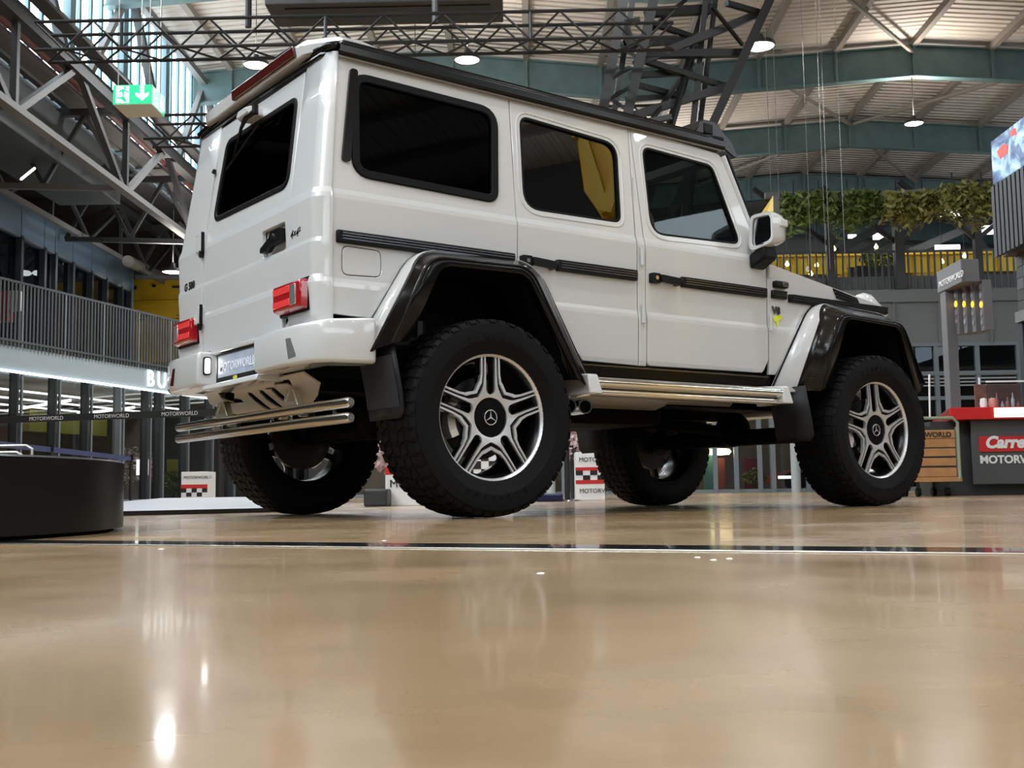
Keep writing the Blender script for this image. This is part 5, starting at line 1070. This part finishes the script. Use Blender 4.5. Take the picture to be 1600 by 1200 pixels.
MB(HM).bb((KX+.05, 9, zD), (KS+3, dK, zC)).build('lower_core', 'panel_dark', kb, 0)
nq = 0
for r_ in range(5):
    for c in range(12):
        hh = (zC-zD)/5; mm = ('counter_grey', 'black_print', 'panel_dark')[(r_+c) % 2 if rnd.random() < .8 else 2]
        if r_ == 0 and c in (1, 2): mm = 'maroon'
        MB(HM).bb((KX, dK-.2*(c+1)+.004, zD+hh*r_+.004), (KX+.05, dK-.2*c-.004, zD+hh*(r_+1)-.004)).build('check_panel', mm, kb, 0)
strut('frame_beam', H(KX+.02, 9, zD-.06), H(KX+.02, dK, zD-.06), .14, 'fascia', kb); strut('frame_post', H(KX+.05, dK-.05, 0), H(KX+.05, dK-.05, zD), .12, 'mullion', kb)
MB(HM).bb((KX+.10, 10, .05), (KX+.11, dK-.1, zD-.1)).build('glass_wall', mat('kiosk_glass', (.05, .09, .09), .08, coat=.5), kb, 0); MB(HM).bb((KX+.04, 14.0, hp(1590, 590, 14.3)[2]), (KX+.09, 14.5, hp(1590, 560, 14.3)[2])).build('inner_screen', 'led_picture', kb, 0)

# ---------------- start-light gantry
dG = 19.0; gt = hthing('start_light_gantry', 'grey start light gantry with rows of amber lamps behind the red counter', 'traffic light', *hp(1488, 650, dG)[:2], 0)
a, b_ = hp(1475, 420, dG), hp(1503, 650, dG); MB(HM).bb((a[0], dG, 0), (b_[0], dG+.25, a[2])).build('post', 'gantry_grey', gt, 0, .01)
a, b_ = hp(1495, 405, dG-.8), hp(1529, 440, dG-.8); MB(HM).bb((hp(1474, 440, dG)[0], dG-.8, b_[2]), (b_[0]+.02, dG+.3, a[2])).build('head', 'gantry_grey', gt, 0, .01)
text('gantry_text', 'MOTORWORLD', .15, 'white_print', gt, frame(H(hp(1474, 440, dG)[0]-.006, dG+.2, b_[2]+.08), -DD, Z), extrude=.004)
for k in range(4):
    dk = dG-.02-k*.20; a, b_ = hp(1488+k*6, 440, dk), hp(1497+k*6, 524-k*2, dk)
    MB(HM).bb((hp(1490, 500, dG)[0]+.02+k*.06, dk-.14, b_[2]), (hp(1520, 500, dG-.3)[0]+.15, dk, a[2])).build('lamp_box', 'gantry_grey', gt, 0, .008)
    s = hp(1490, 500, dG)[0]+.02+k*.06
    for j in range(5):
        z = a[2]-.10-j*.145; MB(HM).tube((s-.012, dk-.07, z), (s+.004, dk-.07, z), .05, 12).build('lamp', 'amber' if j == 2 else 'unlit_lens', gt)

# ---------------- red counter
dC = 13.0; s0, _, zt_ = hp(1483, 637, dC); zu = hp(1483, 656, dC)[2]; rcn = hthing('sales_counter', 'red topped sales counter with grey printed front at right', 'counter', s0+1, dC+.5, 0)
sb, _, zl_ = hp(1438, 655, 18)
MB(HM).prism([(s0, dC), (s0+1.55, dC), (s0+1.55, dC+.8), (s0+.6, dC+.8), (sb+.6, 18), (sb, 18)], lambda u, v: (u, v, zt_), lambda u, v: (u, v, zu)).build('top', 'counter_red', rcn, 0, .01)
sf0 = hp(1517, 660, dC+.12)[0]; zf = hp(1517, 757, dC+.12)[2]
MB(HM).bb((sf0, dC+.12, zf), (s0+1.55, dC+.16, zu)).build('front_panel', 'counter_grey', rcn, 0, .008); MB(HM).bb((sf0-.4, dC+.3, 0), (s0+1.55, dC+.8, zu)).build('carcass', 'panel_dark', rcn, 0); MB(HM).bb((hp(1553, 640, dC)[0], dC-.012, zu+.02), (s0+1.55, dC+.01, zt_-.01)).build('painted_glare', mat('counter_glare', (1, 1, 1), .4, emit=(1, .9, .8), es=1.6), rcn, 0)  # last piece: glowing strip painting the light's glare on the red edge
a, b_ = hp(1531, 706, dC+.1), hp(1531, 682, dC+.1); MB(HM).bb((a[0], dC+.105, a[2]), (a[0]+.82, dC+.125, b_[2])).build('logo_board', 'red_print', rcn, 0)
text('logo_text', 'Carrera', .185, 'white_print', rcn, frame(H(a[0]+.06, dC+.10, a[2]+.045), SD, Z), extrude=.003, shear=.25, bold=.008)
text('counter_text', 'MOTORWORLD', .125, 'white_print', rcn, frame(H(a[0], dC+.112, hp(1531, 724, dC+.1)[2]), SD, Z), extrude=.003, bold=.004)
a, b_ = hp(1540, 634, dC+.4), hp(1598, 596, dC+.4); dcs = hthing('display_case', 'clear display case with small bottles on the red counter', 'display case', (a[0]+b_[0])/2, dC+.4, zt_)
MB(HM).bb((a[0], dC+.35, zt_), (b_[0]+.1, dC+.36, b_[2])).build('front_pane', 'pane', dcs, 0); MB(HM).bb((a[0], dC+.70, zt_), (b_[0]+.1, dC+.72, b_[2])).build('picture_back', mat('brown_picture', (.16, .08, .06), .5, noise=.7, nscale=12), dcs, 0); strut('rim', H(a[0], dC+.355, b_[2]), H(b_[0]+.1, dC+.355, b_[2]), .02, 'white_print', dcs)
for i in range(7):
    s = a[0]+.05+i*.062; mb = MB(HM); hh = .10+.05*(i % 3); mb.lathe([(.001, 0), (.022, 0), (.022, hh*.6), (.008, hh*.75), (.008, hh), (.001, hh)], lambda r, a_, q: (s+r*math.cos(a_), dC+.5+r*math.sin(a_), zt_+q), 10); tag(mb.build('bottle', 'clear_lens' if i % 2 else 'salmon'), 'small bottle in the display case on the red counter, %s from the left' % ORD[i], 'bottle', 'counter bottles')
for i, (x, w_, m_) in enumerate(((1537, .07, 'white_print'), (1552, .09, 'salmon'))):
    s = hp(x, 632, dC+.2)[0]; mb = MB(HM); mb.lathe([(.001, 0), (w_*.5, 0), (w_*.6, .05), (w_*.5, .11), (.001, .12)], lambda r, a_, q: (s+r*math.cos(a_), dC+.2+r*math.sin(a_), zt_+q), 14); tag(mb.build('candle_jar', m_), ['small white jar at the left end of the counter case', 'pink glowing jar on the red counter'][i], 'jar', 'counter jars')
for i, (x, y0, y1) in enumerate(((1453, 585, 655), (1531, 590, 632))): tag(strut('pole', hpv(x, y1, 14.2), hpv(x-1, y0, 14.2), .025, 'white_print', None, 'cyl'), ['thin white pole behind the wooden trolley', 'thin white pole behind the red counter'][i], 'pole', 'white poles')

# ---------------- wooden plank trolley
dT = 12.6; s0 = hp(1424, 700, dT)[0]; s1 = hp(1493, 700, dT)[0]; tr = hthing('plank_trolley', 'wooden plank trolley with green metal frame beside the red counter', 'trolley', (s0+s1)/2, dT+.3, 0)
for i, (ya, yb_) in enumerate(((672, 685), (686, 699), (701, 713), (716, 728), (731, 745))):
    z1, z0_ = hp(1450, ya, dT)[2], hp(1450, yb_, dT)[2]; MB(HM).bb((s0, dT+rnd.uniform(-.004, .004), z0_), (s1, dT+.02, z1)).build('plank', 'wood', tr, 0, .004)
text('plank_text', 'MOTORWORLD', .078, 'black_print', tr, frame(H(s1-.04, dT-.006, hp(1450, 683, dT)[2]), SD, Z), extrude=.002, bold=.002, align='RIGHT')
zt_ = hp(1490, 653, dT)[2]; zb_ = hp(1490, 748, dT)[2]
mb = MB(HM); mb.path([(s0, dT-.01, zb_), (s0, dT-.01, zt_-.05), (s0+.05, dT-.01, zt_), (s1-.02, dT-.01, zt_), (s1+.03, dT-.01, zt_-.05), (s1+.03, dT-.01, zb_)], .018, 8); mb.build('frame', 'frame_green', tr); strut('frame_upright', H(s1+.02, dT, zb_-.02), H(s1+.02, dT, zt_-.1), .045, 'frame_green', tr, 'box', .02)
MB(HM).bb((s0-.05, dT-.02, zb_-.03), (s1+.05, dT+.62, zb_+.02)).build('deck', 'wood', tr, 0); MB(HM).bb((s0, dT+.58, zb_), (s1, dT+.60, zt_-.06)).build('back_boards', 'panel_dark', tr, 0)
for s in (s0+.08, s1-.08):
    for d in (dT+.08, dT+.52): MB(HM).tube((s-.02, d, .05), (s+.02, d, .05), .05, 14).build('castor', 'rubber', tr); strut('fork', H(s, d, .05), H(s, d, zb_), .03, 'dark_metal', tr)

# ---------------- turntable, ramp, stanchions, sign boxes
cx, cd = -2.90, 3.65; RT = 1.50
zt_ = .243; ptb = hthing('turntable', 'low round black display turntable at the left edge', 'turntable', cx, cd, 0)
mb = MB(HM); mb.lathe([(.001, .012), (RT-.05, .012), (RT-.05, .0), (RT-.03, .0)], lambda r, a_, q: (cx+r*math.cos(a_), cd+r*math.sin(a_), q), 96); mb.build('foot', 'under', ptb)
mb = MB(HM); mb.lathe([(.001, zt_), (RT-.006, zt_), (RT, zt_-.006), (RT, .012), (RT-.04, .008)], lambda r, a_, q: (cx+r*math.cos(a_), cd+r*math.sin(a_), q), 128); mb.build('drum', 'podium_black', ptb)
lw = hthing('low_rail', 'short bent steel rail standing on the black turntable', 'rail', *hp(30, 705, 3.9)[:2], zt_); sA, sB = hp(2, 700, 3.9)[0], hp(50, 700, 3.9)[0]
for dz, m_ in ((.055, 0), (.035, .06)): mb = MB(HM); mb.path([(sA-.3, 3.9+m_, zt_), (sA-.3, 3.9+m_, zt_+dz), (sB-.02-m_, 3.9+m_, zt_+dz), (sB-m_, 3.9+m_, zt_+dz-.012), (sB-m_, 3.9+m_, zt_)], .006, 6); mb.build('tube', 'chain', lw)
# white ramp
g1, g2 = HMI @ Vector((-.708-.9, 1.981-.05, 0)), HMI @ Vector((.62, 2.06, 0)); rp_ = hthing('white_ramp', 'low white display ramp with black front edge behind the rear wheels', 'ramp', g1.x, g1.y+1, 0)
rv = (g2-g1); rv.z = 0
mb = MB(HM); F = Vector((0, 3.4, 0)); up = Vector((0, 0, .105)); e = Vector((0, 0, .030))
mb.hexa([g1, g2, g2+F*.9-rv*.28, g1+F, g1+e, g2+e, g2+F*.9-rv*.28+up, g1+F+up]); mb.build('slope', 'ramp_white', rp_, 0)
mb = MB(HM); n_ = Vector((0, -.01, 0)); mb.hexa([g1+n_, g2+n_, g2, g1, g1+n_+e, g2+n_+e, g2+e, g1+e]); mb.build('front_edge', 'black_print', rp_, 0)
# stanchions with belts
def stanchion(x, d, h, label, x_is_s=False):
    s = x if x_is_s else hp(x, 740, d)[0]; t = hthing('stanchion', label, 'stanchion', s, d, 0, 'belt stanchions')
    mb = MB(HM); mb.lathe([(.001, .03), (.03, .028), (.16, .012), (.165, .0)], lambda r, a_, q: (s+r*math.cos(a_), d+r*math.sin(a_), q), 24); mb.build('base', 'chrome_dark', t)
    MB(HM).tube((s, d, .02), (s, d, h), .032, 14).build('post', 'belt_black', t); MB(HM).tube((s, d, h-.10), (s, d, h), .036, 14).build('belt_head', 'black_plastic', t); return s, d, h
A = stanchion(205, 24, 1.0, 'black belt stanchion left, before the shop windows'); B = stanchion(80, 19, 1.0, 'black belt stanchion behind the black turntable'); C2 = stanchion(-60, 15.5, 1.0, 'black belt stanchion past the left edge')
for p, q, lb in ((A, B, 'right'), (B, C2, 'left')):
    mb = MB(HM); mb.hexa([(p[0], p[1], .88), (q[0], q[1], .88), (q[0], q[1]+.006, .88), (p[0], p[1]+.006, .88), (p[0], p[1], .97), (q[0], q[1], .97), (q[0], q[1]+.006, .97), (p[0], p[1]+.006, .97)]); tag(mb.build('barrier_belt', 'belt_blue', None, 0), 'dark blue barrier belt above the black turntable, %s length' % lb, 'belt', 'blue barrier belts')
E1 = stanchion(-40, 13.2, .98, 'black belt stanchion holding the printed belt, outside left'); E2 = stanchion(345, 12.4, .98, 'black belt stanchion holding the printed belt, behind the left rear wheel')
zb0, zb1 = hp(170, 656, 12.8)[2], hp(170, 645, 12.8)[2]
bt = hthing('printed_belt', 'black printed barrier belt stretched across the left shop windows', 'belt', (E1[0]+E2[0])/2, 12.8, zb0)
mb = MB(HM); mb.hexa([(E1[0], 13.2, zb0), (E2[0], 12.4, zb0), (E2[0], 12.406, zb0), (E1[0], 13.206, zb0), (E1[0], 13.2, zb1), (E2[0], 12.4, zb1), (E2[0], 12.406, zb1), (E1[0], 13.206, zb1)]); mb.build('webbing', 'belt_black', bt, 0)
bd = (H(E2[0], 12.4, 0)-H(E1[0], 13.2, 0)).normalized()
for x in (33, 147, 262):
    tt = (hp(x, 650, 12.8)[0]-E1[0])/(E2[0]-E1[0]); text('belt_text', 'MOTORWORLD', .062, 'text_grey', bt, frame(H(E1[0]+(E2[0]-E1[0])*tt, 13.2-.8*tt-.008, zb0+.018), bd, Z), extrude=.001)
stanchion(886, 13.6, 1.0, 'black belt stanchion between the rear and front wheels')
# printed sign boxes
def sign_box(x0, x1, yt, d, label, h_bands, txt, tsize, ytxt, base=0, depth=.5, ntx=1):
    a, b_ = hp(x0, 760, d), hp(x1, 760, d); zt = hp((x0+x1)/2, yt, d)[2]; t = hthing('sign_box', label, 'sign box', (a[0]+b_[0])/2, d+depth/2, base, 'printed sign boxes')
    MB(HM).bb((a[0], d, base), (b_[0], d+depth, zt)).build('body', 'white_print', t, 0, .006); wdt = b_[0]-a[0]; n = max(4, int(wdt/.085))
    for y0, y1, kind in h_bands:
        z1, z0 = hp((x0+x1)/2, y0, d)[2], hp((x0+x1)/2, y1, d)[2]
        if kind == 'red': MB(HM).bb((a[0]-.002, d-.004, z0), (b_[0]+.002, d, z1)).build('red_band', 'red_print', t, 0)
        else:
            rows_ = max(2, int(round((z1-z0)/(wdt/n)))); mb = MB(HM)
            for r_ in range(rows_):
                for c in range(n):
                    if (r_+c) % 2: mb.bb((a[0]+wdt*c/n, d-.004, z0+(z1-z0)*r_/rows_), (a[0]+wdt*(c+1)/n, d, z0+(z1-z0)*(r_+1)/rows_))
            mb.build('chequers', 'black_print', t, 0, kind='stuff')
    for yy in ([ytxt] if not isinstance(ytxt, (list, tuple)) else ytxt): text('box_text', txt, tsize, 'black_print', t, frame(H(a[0]+.04, d-.008, hp((x0+x1)/2, yy, d)[2]), SD, Z), extrude=.002)
    return t
sign_box(283, 324, 737, 19, 'white printed box with red and chequered bands before the shop window', [(757, 763, 'red'), (763, 776, 'chk')], 'MOTORWORLD', .065, 748, .0)
sign_box(602, 700, 729, 10.8, 'large white printed box with red top edge seen between the rear tyres', [(729, 741, 'red')], 'MOTORWORLD', .105, 761)
sign_box(900, 945, 706, 14.2, 'white printed box with chequered band beside the front left wheel', [(730, 735, 'red'), (735, 750, 'chk'), (750, 756, 'red')], 'MOTORWORLD', .075, (721, 770))
sign_box(740, 800, 690, 13.0, 'white chequered box seen through the rear wheel spokes', [(700, 708, 'red'), (708, 745, 'chk'), (745, 752, 'red')], 'MOTORWORLD', .08, 770)
# low plinths and the blue mat
tag(MB(HM).bb(Vector(hp(568, 792, 10.5))*1.0, (hp(605, 768, 10.5)[0], 11.2, .16)).build('black_plinth', 'panel_dark', None, 0, .02), 'low black plinth with rail beside the large printed box', 'plinth')
tag(MB(HM).bb((hp(838, 780, 13)[0], 13, 0), (hp(880, 780, 13)[0], 14, .09)).build('blue_mat', mat('blue_mat', (.006, .008, .05), .35), None, 0, .02), 'dark blue crash mat on the floor behind the rear wheel', 'mat')
for i, (x, y) in enumerate(((615, 715), (893, 695))): bush('flower_cluster', ['pale pink blossom cluster above the large printed box', 'pale pink blossom cluster behind the stanchion'][i], 'flowers', (hp(x, y, 16)[0], 16, hp(x, y, 16)[2]), .35, 260, 'blossom', .05, HM, 'blossom clusters')
# bits of white debris on the floor near the joint
for i, (x, y) in enumerate(((252, 858), (845, 896), (600, 845), (1090, 871), (1115, 875), (1140, 873))):
    g = HMI @ (CAM + (lambda v: v*(-CAM.z/v.z))(cf + cr*((x-800)/FPX) + cu*((600-y)/FPX))); mb = MB(HM); mb.hexa([(g.x-.006, g.y-.006, 0), (g.x+.005, g.y-.004, 0), (g.x+.006, g.y+.008, 0), (g.x-.006, g.y+.005, 0), (g.x-.003, g.y-.002, .0012), (g.x+.003, g.y-.001, .0016), (g.x+.003, g.y+.003, .0013), (g.x-.002, g.y+.002, .0015)])
    tag(mb.build('floor_crumb', 'white_print', None, 0), 'tiny white crumb on the floor by the metal joint, %s from the left' % ['first', 'third', 'second', 'fourth', 'fifth', 'sixth'][i], 'crumb', 'floor crumbs')
a, b_ = hpv(1195, 306, 31), hpv(1560, 300, 31); b_.z = a.z; tag(strut('gallery_beam', a, b_, .16, 'aisle_light'), 'pale horizontal beam above the hanging plants', 'beam')
